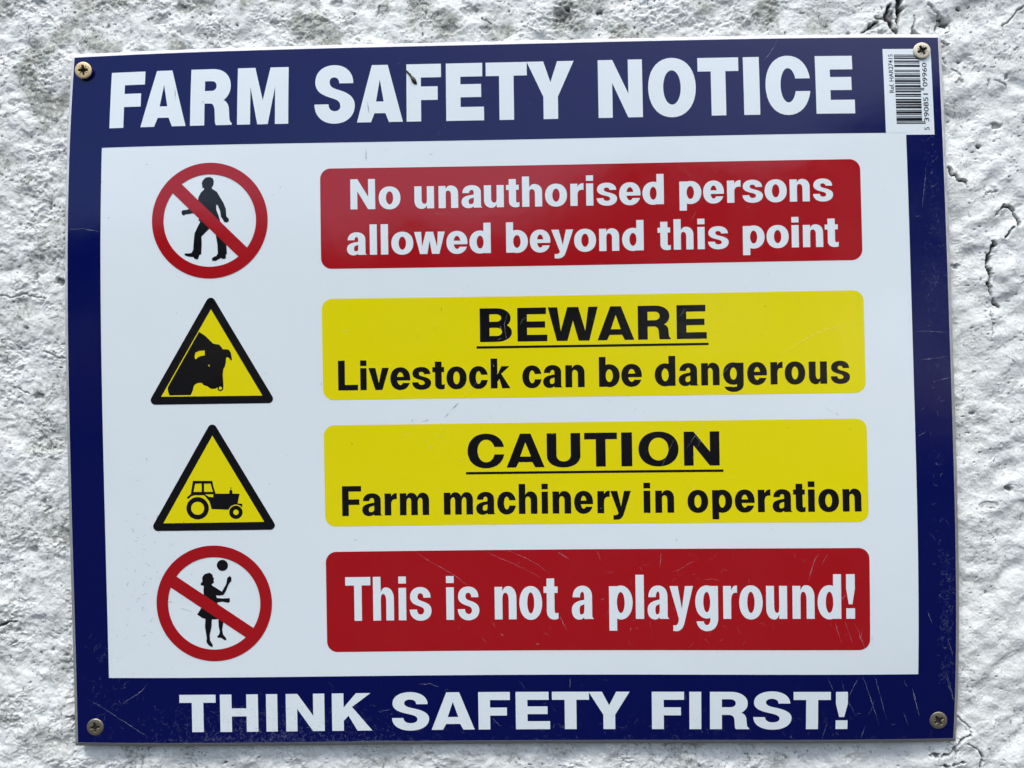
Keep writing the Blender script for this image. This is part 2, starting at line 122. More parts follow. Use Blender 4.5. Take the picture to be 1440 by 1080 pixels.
PITS = [(230.2, 191.9, 1.7, 0.95, 5),(232.1, 189.3, 3.75, 1.5, 4),(239.2, 197.4, 1.5, 1.09, 3),(239.3, 169.4, 1.36, 0.68, 3),(194.9, 189.0, 3.41, 2.38, 2.2),(203.7, 193.2, 3.07, 5.45, 2.5),(199.8, 185.5, 2.38, 1.36, 2),(181.9, 185.3, 1.36, 0.82, 3),(231.1, 175.7, 2.73, 2.38, 1.8),(215.4, 184.0, 0.95, 0.95, 3),(263.2, 160.8, 1.09, 1.5, 2),(238.7, 157.7, 2.73, 2.04, 1.6),(253.9, 157.7, 0.95, 2.04, 2),(257.3, 135.4, 4.09, 2.04, 2.4),(268.5, 174.5, 1.36, 0.95, 1.5),(248.7, 124.5, 1.26, 1.47, 3),(256.7, 127.2, 0.84, 0.63, 2),(249.4, 51.4, 0.31, 0.31, 1),(235.9, 61.9, 1.89, 1.26, 2),(259.6, -53.6, 2.52, 2.1, 3.5),(241.8, -14.6, 1.47, 1.05, 2),(252.9, -14.2, 1.47, 1.26, 1.5),(248.8, -62.1, 6.29, 2.31, 1.6),(243.1, 6.6, 1.26, 0.84, 1.5),(218.0, -189.9, 2.67, 1.57, 3),(223.5, -196.0, 1.97, 0.94, 3),(169.8, -187.2, 0.63, 0.63, 2),(185.7, -189.1, 0.47, 0.47, 2),(-237.9, 62.3, 3.07, 2.52, 3),(-248.6, 1.1, 3.63, 1.68, 2.4),(-258.0, 92.5, 1.12, 1.12, 2),(-250.4, 64.7, 1.12, 2.52, 2),(-242.4, 102.9, 0.84, 1.68, 2),(-254.8, 37.4, 1.68, 1.12, 2),(-242.8, -133.5, 1.4, 1.12, 2.2),(-264.3, -137.1, 1.12, 0.84, 2),(-234.7, -136.3, 0.98, 0.98, 2),(-267.3, -72.9, 1.96, 2.8, 1.6),(-252.5, -80.0, 2.8, 1.96, 1.5),(-262.8, -128.5, 1.68, 1.12, 1.6),(-177.6, 203.9, 0.84, 1.05, 2.4),(-155.5, 203.9, 1.05, 1.47, 3),(-141.0, 197.8, 0.63, 0.63, 3),(-210.6, 198.9, 0.84, 1.26, 2),(-182.9, 201.4, 6.29, 3.14, 1.6),(-169.1, 206.9, 5.24, 2.62, 1.5),(-246.9, 211.5, 4.19, 2.62, 1.6),(-243.2, 202.9, 3.14, 2.1, 1.5),(-120.9, 197.3, 3.14, 2.1, 1.3),(33.0, 199.6, 7.86, 5.9, 2.2),(35.6, 201.6, 1.57, 1.31, 3),(52.5, 199.8, 2.1, 1.31, 3),(-16.5, 202.2, 5.24, 3.28, 1.8),(-87.3, 207.8, 3.93, 1.83, 1.6),(-78.2, 202.3, 0.79, 0.66, 2),(64.8, 200.2, 1.57, 1.05, 1.6),(-27.1, 192.5, 6.55, 2.62, 1.3),(-8.8, 191.5, 3.28, 1.57, 1.3),(-93.4, 198.1, 2.62, 1.57, 1.4),(-101.3, 189.0, 2.62, 1.31, 1.4),(-82.0, -189.6, 0.63, 0.63, 2),(-96.5, -190.6, 0.73, 0.73, 2),(-42.6, -188.5, 3.14, 1.05, 1),(-171.2, -189.0, 0.63, 0.63, 2),(-161.8, -189.6, 0.84, 0.63, 2),(-150.3, -193.4, 1.68, 1.05, 2.5),(-131.5, -189.5, 0.63, 0.63, 2.5),(-231.4, -169.3, 1.05, 1.47, 3),(-205.8, -186.0, 0.84, 0.63, 1.5),(-217.3, -182.1, 1.47, 1.05, 1)]

# ------------------------------------------------------------------ helpers
def bow(u, v):
    a = u/225.0; b = v/180.0; c = BOW
    a2 = 1-a*a; b2 = 1-b*b; s = 1-(a*b)**6
    return (c[0]*a2 + c[1]*b2 + c[2]*a2*b2 + c[3]*a*b2 + c[4]*b*a2 + c[5]*a2*a + c[6]*b2*b + c[7]*a*b
            + c[8]*b2*b*b + c[9]*a2*a*a + c[10]*s + c[11]*b*s + c[12]*a*b2*b*b + c[13]*a*b*b2 + c[14]*b2*b**3)

def bow_normal(u, v):
    e = 0.5
    zu = (bow(u+e, v)-bow(u-e, v))/(2*e); zv = (bow(u, v+e)-bow(u, v-e))/(2*e)
    n = np.stack([-zu, -np.ones_like(zu), -zv], 1)
    return n/np.linalg.norm(n, axis=1)[:, None]

def inside(poly, x, y):
    p = np.asarray(poly, float); q = np.roll(p, -1, axis=0)
    c = np.zeros(x.shape, bool)
    for (x0, y0), (x1, y1) in zip(p, q):
        if y0 == y1: continue
        m = (y0 > y) != (y1 > y)
        c ^= m & (x < (x1-x0)*(y-y0)/(y1-y0)+x0)
    return c

GRID = 10.0
def cut(ops):
    """flat shape from a list of ('+' or '-', polygon), cut along the 10 mm grid the board is bent on"""
    vs = []; es = []
    for _, p in ops:
        k = len(vs); n = len(p)
        vs += [Vector((a, b)) for a, b in p]
        es += [(k+i, k+(i+1) % n) for i in range(n)]
    pl = np.array([q for s, p in ops if s == '+' for q in p])
    x0, y0 = pl.min(0)-1; x1, y1 = pl.max(0)+1
    for g in np.arange(math.ceil(x0/GRID)*GRID, x1, GRID):
        k = len(vs); vs += [Vector((g, y0)), Vector((g, y1))]; es.append((k, k+1))
    for g in np.arange(math.ceil(y0/GRID)*GRID, y1, GRID):
        k = len(vs); vs += [Vector((x0, g)), Vector((x1, g))]; es.append((k, k+1))
    v, e, f, *_ = delaunay_2d_cdt(vs, es, [], 0, 1e-5)
    P = np.array([(q[0], q[1]) for q in v])
    T = np.array([list(t) for t in f if len(t) == 3])
    c = P[T].mean(1)
    keep = np.zeros(len(T), bool)
    for s, p in ops:
        m = inside(p, c[:, 0], c[:, 1])
        if s == '+': keep |= m
        else: keep &= ~m
    T = T[keep]
    a = P[T]; area = (a[:, 1, 0]-a[:, 0, 0])*(a[:, 2, 1]-a[:, 0, 1])-(a[:, 1, 1]-a[:, 0, 1])*(a[:, 2, 0]-a[:, 0, 0])
    T[area < 0] = T[area < 0][:, ::-1]
    T = T[abs(area) > 1e-7]
    used = np.unique(T); mp = -np.ones(len(P), int); mp[used] = np.arange(len(used))
    return P[used], mp[T]

def link(name, me, mat=None, parent=None, **props):
    o = bpy.data.objects.new(name, me)
    sc.collection.objects.link(o)
    if mat is not None: me.materials.append(mat)
    if parent is not None: o.parent = parent
    for k, v in props.items(): o[k] = v
    return o

def mesh_of(name, co, faces):
    me = bpy.data.meshes.new(name)
    me.from_pydata([tuple(c) for c in co], [], [tuple(int(i) for i in f) for f in faces])
    me.validate(); me.update()
    return me

def printed(name, shapes, mat, parent, off, **props):
    """a printed film lying 'off' mm above the bent face of the board"""
    Ps = []; Ts = []; n = 0
    for ops in shapes:
        P, T = cut(ops)
        Ps.append(P); Ts.append(T+n); n += len(P)
    P = np.concatenate(Ps); T = np.concatenate(Ts)
    u, v = P[:, 0], P[:, 1]; w = bow(u, v)+off
    co = np.stack([u*MM, -w*MM, v*MM], 1)
    me = mesh_of(name, co, T)
    me.polygons.foreach_set('use_smooth', [True]*len(me.polygons))
    if len(me.vertices) == len(P): me.normals_split_custom_set_from_vertices(bow_normal(u, v).tolist())
    return link(name, me, mat, parent, **props)

def empty(name, loc, parent=None, **props):
    o = bpy.data.objects.new(name, None); sc.collection.objects.link(o)
    o.location = loc; o.empty_display_size = 0.02
    if parent is not None: o.parent = parent
    for k, v in props.items(): o[k] = v
    return o

# ---- outlines
def rect(x0, y0, x1, y1): return [(x0, y0), (x1, y0), (x1, y1), (x0, y1)]
def bez(p0, p1, p2, p3, n=9):
    return [tuple((1-t)**3*a+3*(1-t)**2*t*b+3*(1-t)*t*t*c+t**3*d for a, b, c, d in zip(p0, p1, p2, p3)) for t in [i/n for i in range(1, n+1)]]
class Pen:
    def __init__(s, x, y): s.p = [(x, y)]
    def l(s, *pts): s.p += list(pts); return s
    def c(s, x1, y1, x2, y2, x, y): s.p += bez(s.p[-1], (x1, y1), (x2, y2), (x, y)); return s
    def h(s, x, y, k=.6):      # quarter turn that leaves horizontally
        x0, y0 = s.p[-1]; return s.c(x0+(x-x0)*k, y0, x, y-(y-y0)*k, x, y)
    def v(s, x, y, k=.6):      # quarter turn that leaves vertically
        x0, y0 = s.p[-1]; return s.c(x0, y0+(y-y0)*k, x-(x-x0)*k, y, x, y)
def oval(x0, y0, x1, y1, k=.6):
    cx, cy = (x0+x1)/2, (y0+y1)/2
    return Pen(cx, y0).h(x1, cy, k).v(cx, y1, k).h(x0, cy, k).v(cx, y0, k).p[:-1]
def circle(cx, cy, r, n=96): return [(cx+r*math.cos(2*math.pi*i/n), cy+r*math.sin(2*math.pi*i/n)) for i in range(n)]
def dee(x0, x1, y0, y1, k=.6, s=.5):     # flat left side, round right side
    m = (y0+y1)/2; xs = x0+(x1-x0)*s
    return Pen(x0, y0).l((xs, y0)).h(x1, m, k).v(xs, y1, k).l((x0, y1)).p
def rrect(x0, y0, x1, y1, r, n=8):
    p = []
    for cx, cy, a in ((x1-r, y0+r, -90), (x1-r, y1-r, 0), (x0+r, y1-r, 90), (x0+r, y0+r, 180)):
        for i in range(n+1):
            t = math.radians(a+90*i/n); p.append((cx+r*math.cos(t), cy+r*math.sin(t)))
    return p

# ---- the letter shapes: drawn for the width w, cap height H, x-height X and the stem and bar thickness each line has
def ess(w, H, sx, sy, o):
    s = sx*.98
    p = Pen(w*.965, .69*H).v(w*.49, H+o).h(.02*w, .715*H)
    p.c(.02*w, .56*H, .17*w, .49*H, .42*w, .435*H).c(.58*w, .40*H, w-s*1.02, .37*H, w-s*1.02, .285*H)
    p.v(.5*w, sy*.92-o).h(s, .325*H).l((0, .325*H)).v(.5*w, -o).h(w, .30*H)
    p.c(w, .45*H, .83*w, .525*H, .60*w, .575*H).c(.43*w, .61*H, s*1.02+.02*w, .64*H, s*1.02+.02*w, .72*H)
    p.v(.49*w, H-sy*.92+o).h(w*.965-s, .69*H)
    return p.p
def glyph(ch, w, H, X, sx, sy):
    o = .014*H; P = []
    add = lambda *p: P.append(('+', list(p[0]))); sub = lambda p: P.append(('-', list(p)))
    y = sy*.92                                      # thin part of round letters
    if ch in 'EFLHITUNMKAVYW!l':
        if ch in 'Il': add(rect(0, 0, w, H))
        if ch == 'E':
            add([(0,0),(w,0),(w,sy),(sx,sy),(sx,.405*H),(w*.93,.405*H),(w*.93,.405*H+sy*.96),(sx,.405*H+sy*.96),(sx,H-sy),(w*.965,H-sy),(w*.965,H),(0,H)])
        if ch == 'F':
            add([(0,0),(sx,0),(sx,.37*H),(w*.90,.37*H),(w*.90,.37*H+sy),(sx,.37*H+sy),(sx,H-sy),(w,H-sy),(w,H),(0,H)])
        if ch == 'L': add([(0,0),(w,0),(w,sy),(sx,sy),(sx,H),(0,H)])
        if ch == 'H':
            m = .5*H+sy*.10
            add([(0,0),(sx,0),(sx,m-sy/2),(w-sx,m-sy/2),(w-sx,0),(w,0),(w,H),(w-sx,H),(w-sx,m+sy*.5),(sx,m+sy*.5),(sx,H),(0,H)])
        if ch == 'T':
            a = (w-sx)/2; add([(a,0),(a+sx,0),(a+sx,H-sy),(w,H-sy),(w,H),(0,H),(0,H-sy),(a,H-sy)])
        if ch == 'U':
            add(Pen(0, H).l((0, .34*H)).v(w/2, -o).h(w, .34*H).l((w, H), (w-sx, H), (w-sx, .36*H)).v(w/2, y-o).h(sx, .36*H).l((sx, H)).p)
        if ch == 'N':
            add([(0,0),(sx*.97,0),(sx*.97,.60*H),(w-sx*1.0,0),(w,0),(w,H),(w-sx*.97,H),(w-sx*.97,.41*H),(sx*1.0,H),(0,H)])
        if ch == 'M':
            add([(0,0),(.255*w,0),(.255*w,.66*H),(.395*w,0),(.60*w,0),(.74*w,.66*H),(.74*w,0),(w,0),(w,H),(.645*w,H),(.50*w,.42*H),(.345*w,H),(0,H)])
        if ch == 'K':
            add([(0,0),(sx,0),(sx,.27*H),(sx+.12*w,.40*H),(w-sx*1.27,0),(w,0),(.50*w,.635*H),(.965*w,H),(.965*w-sx*1.25,H),(sx,.62*H),(sx,H),(0,H)])
        if ch == 'A':
            t = sx*1.10/2; b = sx*.97
            add([(0,0),(b,0),(b+.075*w,.155*H),(w-b-.075*w,.155*H),(w-b,0),(w,0),(w/2+t,H),(w/2-t,H)])
            k = (.155*H+sy*.86)/H                   # top of the bar
            xl = (w/2-t)*k+b*.98; xr = w-xl
            ap = .745*H; 
            sub([(xl, k*H), (xr, k*H), (w/2, ap)])
        if ch == 'V': add([(w/2-sx*.55,0),(w/2+sx*.55,0),(w,H),(w-sx*1.05,H),(w/2,.3*H),(sx*1.05,H),(0,H)])
        if ch == 'Y':
            a = (w-sx)/2; add([(a,0),(a+sx,0),(a+sx,.385*H),(w,H),(w-sx*1.14,H),(w/2,.635*H),(sx*1.14,H),(0,H),(a,.385*H)])
        if ch == 'W':
            q = sx*.98
            add([(.175*w,0),(.175*w+q*1.12,0),(.5*w,.60*H),(.825*w-q*1.12,0),(.825*w,0),(w,H),(w-q,H),(.745*w,.29*H),(.5*w+q*.58,H),(.5*w-q*.58,H),(.255*w,.29*H),(q,H),(0,H)])
        if ch == '!':
            add(rect(0,0,w,.235*H)); add([(w*.29,.325*H),(w*.71,.325*H),(w,.68*H),(w,H),(0,H),(0,.68*H)])
    elif ch == 'O': add(oval(0, -o, w, H+o)); sub(oval(sx*1.03, y-o, w-sx*1.03, H-y+o, .57))
    elif ch == 'C':
        add(oval(0, -o, w*1.0, H+o)); sub(oval(sx*1.03, y-o, w-sx*1.0, H-y+o, .57)); sub(rect(w*.5, .395*H, w*1.1, .615*H))
    elif ch == 'S': P.append(('+', ess(w, H, sx, sy, o)))
    elif ch == 'B':
        add(dee(0, w*.965, .40*H, H, .6, .52)); add(dee(0, w, 0, .56*H, .6, .5))
        sub(dee(sx, w*.965-sx*.98, .60*H, H-sy*.92, .6, .55)); sub(dee(sx, w-sx*1.02, sy*.92, .42*H, .6, .55))
    elif ch == 'R':
        add(dee(0, w*.965, .385*H, H, .6, .55)); add(rect(0, 0, sx, H)); sub(dee(sx, w*.965-sx*1.0, .385*H+sy*.95, H-sy*.92, .6, .58))
        add(Pen(sx*.5, .385*H).l((.48*w, .385*H)).h(w*.93-sx, .24*H).l((w*.94-sx, .10*H)).c(w*.94-sx, .04*H, w*.95-sx, .02*H, w*.97-sx, 0).l((w, 0), (w, .03*H))
            .c(.95*w, .06*H, .945*w, .09*H, .94*w, .16*H).l((.93*w, .27*H)).c(.925*w, .37*H, .86*w, .43*H, .76*w, .45*H).l((.5*w, .52*H), (sx*.5, .45*H)).p)
    # ---- lower case
    elif ch == 'o': add(oval(0, -o, w, X+o)); sub(oval(sx*1.02, y-o, w-sx*1.02, X-y+o, .56))
    elif ch == 'c':
        add(oval(0, -o, w, X+o)); sub(oval(sx*1.02, y-o, w-sx*.98, X-y+o, .56)); sub(rect(w*.55, .385*X, w*1.1, .625*X))
    elif ch == 'e':
        add(oval(0, -o, w, X+o)); sub(oval(sx*1.0, y-o, w-sx*.98, X-y+o, .56)); sub(rect(w*.52, .30*X, w*1.1, .425*X))
        add([(sx*.6, .415*X), (w*.995, .415*X), (w*.995, .52*X), (w-sx*.9, .415*X+y*.72), (sx*.6, .415*X+y*.72)])
    elif ch in 'nhmr':
        st = H if ch == 'h' else X
        add(rect(0, 0, sx, st))
        if ch in 'nh':
            add(Pen(w, 0).l((w, .66*X)).v(.62*w, X+o).c(.46*w, X+o, sx*1.1, .93*X, sx*.9, .80*X).l((sx*.9, .45*X), (sx, .50*X)).c(sx, .68*X, .36*w, X-y*1.02+o, .49*w, X-y*1.02+o).h(w-sx, .60*X).l((w-sx, 0)).p)
        if ch == 'm':
            hw = (w-sx)/2
            for q in (0, hw):
                add(Pen(q+sx+hw, 0) .l((q+hw+sx, .68*X)).v(q+sx+hw*.42, X+o).c(q+sx+hw*.2, X+o, q+sx*1.05, .93*X, q+sx*.9, .80*X).l((q+sx*.9, .5*X), (q+sx, .55*X))
                    .c(q+sx, .70*X, q+sx+hw*.10, X-y+o, q+sx+hw*.24, X-y+o).h(q+hw, .62*X).l((q+hw, 0)).p)
        if ch == 'r':
            add(Pen(w, X+o*.6).l((w, X-sx*.88)).c(w*.70, X-sx*.80, sx, X-sx*1.0, sx, .48*X).l((sx*.9, .48*X), (sx*.9, .80*X)).c(sx*1.1, .93*X, .72*w, X+o*1.5, w, X+o*.6).p)
    elif ch == 'u':
        add(rect(w-sx, 0, w, X))
        add(Pen(0, X).l((0, .34*X)).v(.38*w, -o).c(.54*w, -o, w-sx*1.1, .07*X, w-sx*.9, .20*X).l((w-sx*.9, .55*X), (w-sx, .50*X)).c(w-sx, .32*X, .64*w, y*1.02-o, .51*w, y*1.02-o).h(sx, .40*X).l((sx, X)).p)
    elif ch == 'i': add(rect(0, 0, w, X)); add(rect(0, H-sy*1.02, w, H))
    elif ch in 'bp':
        add(oval(0, -o, w, X+o, .58))
        if ch == 'b': sub(rect(-1, -2*o-1, sx, 0)); add(rect(0, 0, sx, H)); 
        else: add(rect(0, -.36*X*(H/22.5 if H > 20 else .86), sx, X))
        if ch == 'p': sub(rect(-1, X, sx, X+1))
        sub(oval(sx, y*1.02-o, w-sx*1.02, X-y*1.02+o, .56))
    elif ch in 'dg':
        if ch == 'g':
            d = .375*X if H > 20 else .31*X
            add(oval(w*.03, -d, w, .42*X)); sub(oval(w*.03+sx*.92, -d+y*.95, w-sx, .2*X)); sub(rect(-1, -.075*X, w-sx, X))
        add(oval(0, -o if ch == 'd' else .01*X, w, X+o, .58))
        if ch == 'd': sub(rect(w-sx, -2*o-1, w+1, 0))
        add(rect(w-sx, 0, w, H if ch == 'd' else X))
        if ch == 'g': sub(rect(w-sx, X, w+1, X+1))
        sub(oval(sx*1.02, y*1.02-o+(0.02*X if ch == 'g' else 0), w-sx, X-y*1.02+o, .56))
    elif ch == 's': P.append(('+', ess(w, X, sx*.96, sy*.98, o)))
    elif ch == 'a':
        r = w*.935
        add(Pen(.045*w, .665*X).v(.49*w, X+o).h(r, .70*X).l((r, .14*X)).c(r, .05*X, r+.01*w, .03*X, w, .02*X).l((w, 0), (r-sx*.98, 0)).c(r-sx*1.06, .03*X, r-sx*1.08, .06*X, r-sx*1.08, .12*X)
            .l((r-sx, .30*X), (r-sx, .68*X)).v(.50*w, X-y*.95+o).h(.045*w+sx*.95, .665*X).p)
        add(Pen(r-sx*.5, .625*X).l((r-sx*.6, .61*X)).c(.52*w, .565*X, 0, .58*X, 0, .275*X).v(.34*w, -o).c(.50*w, -o, r-sx*1.1, .04*X, r-sx*.7, .16*X).p)
        sub(Pen(r-sx, .455*X).c(r-sx*1.25, .41*X, sx*1.0, .45*X, sx*1.0, .28*X).v(.42*w, y*.80-o).c(.56*w, y*.80-o, r-sx, .20*X, r-sx, .33*X).p)
    elif ch == 't':
        a = w*.21; th = H*.925
        add(Pen(a, th).l((a, .24*X)).v(.72*w, -o*.7).c(.84*w, -o*.7, .93*w, 0, w, .02*X).l((w, .02*X+y*.92)).c(a+sx+.10*w, y*.82, a+sx, .17*X, a+sx, .30*X).l((a+sx, th)).p)
        add(rect(0, X-sy*.92, w*.96, X))
    elif ch == 'v': add([(w/2-sx*.53,0),(w/2+sx*.53,0),(w,X),(w-sx*1.02,X),(w/2,.31*X),(sx*1.02,X),(0,X)])
    elif ch == 'w':
        q = sx*.98
        add([(.185*w,0),(.185*w+q*1.05,0),(.5*w,.60*X),(.815*w-q*1.05,0),(.815*w,0),(w,X),(w-q,X),(.745*w,.33*X),(.5*w+q*.52,X),(.5*w-q*.52,X),(.255*w,.33*X),(q,X),(0,X)])
    elif ch == 'y':
        d = .375*X if H > 20 else .30*X
        add(Pen(0, X).l((sx*1.04, X), (w*.515, .30*X), (w-sx*1.02, X), (w, X), (w*.66, .0)).c(w*.60, -d*.55, w*.52, -d, w*.28, -d).l((w*.14, -d*.98), (w*.14, -d+y*.92)).c(w*.30, -d+y*.85, w*.35, -d+y, w*.385, .0).p)
    elif ch == 'k':
        add([(0,0),(sx,0),(sx,.30*X),(sx+.10*w,.42*X),(w-sx*1.22,0),(w,0),(.54*w,.66*X),(.965*w,X),(.965*w-sx*1.2,X),(sx,.62*X),(sx,H),(0,H)])
    return P

# thickness of the strokes of each line: (upright, level, x-height)
STYLE = {'title': (7.45, 7.1, 0), 'foot': (6.0, 4.15, 0), 'r1': (3.65, 2.75, 11.35), 'r2': (3.65, 2.75, 11.35), 'y1': (4.95, 3.35, 0),
         'y1b': (3.45, 2.8, 11.3), 'y2': (4.95, 3.35, 0), 'y2b': (3.4, 2.8, 11.3), 'r3': (3.95, 4.3, 16.7)}
def words(key, mat, parent):
    b, t, ws = LINES[key]; sx, sy, X = STYLE[key]
    for w in ws:
        shapes = []
        for ch, l, r in w:
            s = sy if ch.isupper() or X < 16 else sy*.82
            k = sx*.97 if (key == 'r3' and ch == 'T') else sx
            ops = glyph(ch, r-l, t-b, X, k, s)
            shapes.append([(c, [(l+x, b+y) for x, y in p]) for c, p in ops])
        printed('word', shapes, mat, parent, .10)

# ------------------------------------------------------------------ materials
def new_mat(name):
    m = bpy.data.materials.new(name); m.use_nodes = True
    nt = m.node_tree; b = nt.nodes['Principled BSDF']
    return m, nt, b
def N(nt, kind, **kw):
    n = nt.nodes.new(kind)
    for k, v in kw.items():
        if k in n.inputs: n.inputs[k].default_value = v
        else: setattr(n, k, v)
    return n
def coords(nt): return N(nt, 'ShaderNodeTexCoord').outputs['Object']

def ink(name, col, rough=.11, wear=.12, ior=1.45):
    m, nt, b = new_mat(name); L = nt.links.new
    co = coords(nt)
    # faint blotches in the print and a film of dust that dulls it
    n1 = N(nt, 'ShaderNodeTexNoise', Scale=28.0, Detail=5.0, Roughness=.6); L(co, n1.inputs['Vector'])
    r1 = N(nt, 'ShaderNodeMapRange'); L(n1.outputs[0], r1.inputs[0]); r1.inputs[1].default_value = .35; r1.inputs[2].default_value = .7; r1.inputs[3].default_value = 0; r1.inputs[4].default_value = wear*.12
    n2 = N(nt, 'ShaderNodeTexNoise', Scale=900.0, Detail=3.0, Roughness=.7); L(co, n2.inputs['Vector'])
    r2 = N(nt, 'ShaderNodeMapRange'); L(n2.outputs[0], r2.inputs[0]); r2.inputs[1].default_value = .66; r2.inputs[2].default_value = .78; r2.inputs[3].default_value = 0; r2.inputs[4].default_value = wear
    ad = N(nt, 'ShaderNodeMath', operation='ADD'); L(r1.outputs[0], ad.inputs[0]); L(r2.outputs[0], ad.inputs[1])
    mx = N(nt, 'ShaderNodeMix', data_type='RGBA'); L(ad.outputs[0], mx.inputs[0])
    mx.inputs[6].default_value = (*col, 1); mx.inputs[7].default_value = (.42, .43, .42, 1) if max(col) < .6 or col[2] < .1 else (.30, .28, .25, 1)
    L(mx.outputs[2], b.inputs['Base Color'])
    rr = N(nt, 'ShaderNodeMapRange'); L(n1.outputs[0], rr.inputs[0]); rr.inputs[1].default_value = .3; rr.inputs[2].default_value = .75; rr.inputs[3].default_value = rough*.75; rr.inputs[4].default_value = rough*1.6
    L(rr.outputs[0], b.inputs['Roughness'])
    n3 = N(nt, 'ShaderNodeTexNoise', Scale=60.0, Detail=2.0); L(co, n3.inputs['Vector'])
    bp = N(nt, 'ShaderNodeBump', Strength=.25, Distance=.0004); L(n3.outputs[0], bp.inputs['Height']); L(bp.outputs[0], b.inputs['Normal'])
    b.inputs['IOR'].default_value = ior
    return m
M_white = ink('white_board_face', (.725, .80, .805), wear=.15)
M_text = ink('white_print', (.725, .80, .805), wear=.15)
M_blue = ink('blue_print', (.0001, .0026, .068), wear=.008, ior=1.41)
M_red = ink('red_print', (.36, .005, .009), wear=.04)
M_yellow = ink('yellow_print', (.755, .665, .002), wear=.02)
M_black = ink('black_print', (.004, .004, .006), wear=.02)

def edge_mat():
    m, nt, b = new_mat('sawn_board_edge'); L = nt.links.new; co = coords(nt)
    n = N(nt, 'ShaderNodeTexNoise', Scale=120.0, Detail=6.0, Roughness=.7); L(co, n.inputs['Vector'])
    cr = N(nt, 'ShaderNodeValToRGB'); L(n.outputs[0], cr.inputs[0])
    cr.color_ramp.elements[0].position = .3; cr.color_ramp.elements[0].color = (.55, .55, .54, 1)
    cr.color_ramp.elements[1].position = .62; cr.color_ramp.elements[1].color = (.72, .73, .72, 1)
    # splashed dirt and painted-in shade: edge colour darkens towards the bottom and right
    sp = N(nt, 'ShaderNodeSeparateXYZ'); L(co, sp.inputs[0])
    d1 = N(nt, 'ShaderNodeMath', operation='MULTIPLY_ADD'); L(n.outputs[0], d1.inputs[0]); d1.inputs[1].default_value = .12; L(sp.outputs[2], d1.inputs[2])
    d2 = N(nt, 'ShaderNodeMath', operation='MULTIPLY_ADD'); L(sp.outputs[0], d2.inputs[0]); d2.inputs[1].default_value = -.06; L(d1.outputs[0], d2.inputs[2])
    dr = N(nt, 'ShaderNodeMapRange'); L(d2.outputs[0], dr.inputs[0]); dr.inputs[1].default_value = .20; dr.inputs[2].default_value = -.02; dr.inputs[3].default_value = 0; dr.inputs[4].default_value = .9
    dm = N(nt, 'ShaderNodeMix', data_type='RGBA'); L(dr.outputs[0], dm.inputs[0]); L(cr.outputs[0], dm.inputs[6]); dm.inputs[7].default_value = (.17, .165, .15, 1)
    L(dm.outputs[2], b.inputs['Base Color']); b.inputs['Roughness'].default_value = .65
    bp = N(nt, 'ShaderNodeBump', Strength=.5, Distance=.0003); L(n.outputs[0], bp.inputs['Height']); L(bp.outputs[0], b.inputs['Normal'])
    return m
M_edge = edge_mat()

def scratch_mat(name, col, alpha):
    m, nt, b = new_mat(name); L = nt.links.new; co = coords(nt)
    b.inputs['Base Color'].default_value = (*col, 1); b.inputs['Roughness'].default_value = .6
    n = N(nt, 'ShaderNodeTexNoise', Scale=300.0, Detail=4.0, Roughness=.7); L(co, n.inputs['Vector'])
    r = N(nt, 'ShaderNodeMapRange'); L(n.outputs[0], r.inputs[0]); r.inputs[1].default_value = .38; r.inputs[2].default_value = .62; r.inputs[3].default_value = alpha*.15; r.inputs[4].default_value = alpha
    L(r.outputs[0], b.inputs['Alpha'])
    return m
M_scratch = scratch_mat('scratched_print', (.55, .60, .68), .38)
M_scuff = scratch_mat('fine_scuffs', (.42, .47, .60), .26)
M_dirt = scratch_mat('dirt', (.05, .045, .04), .85)

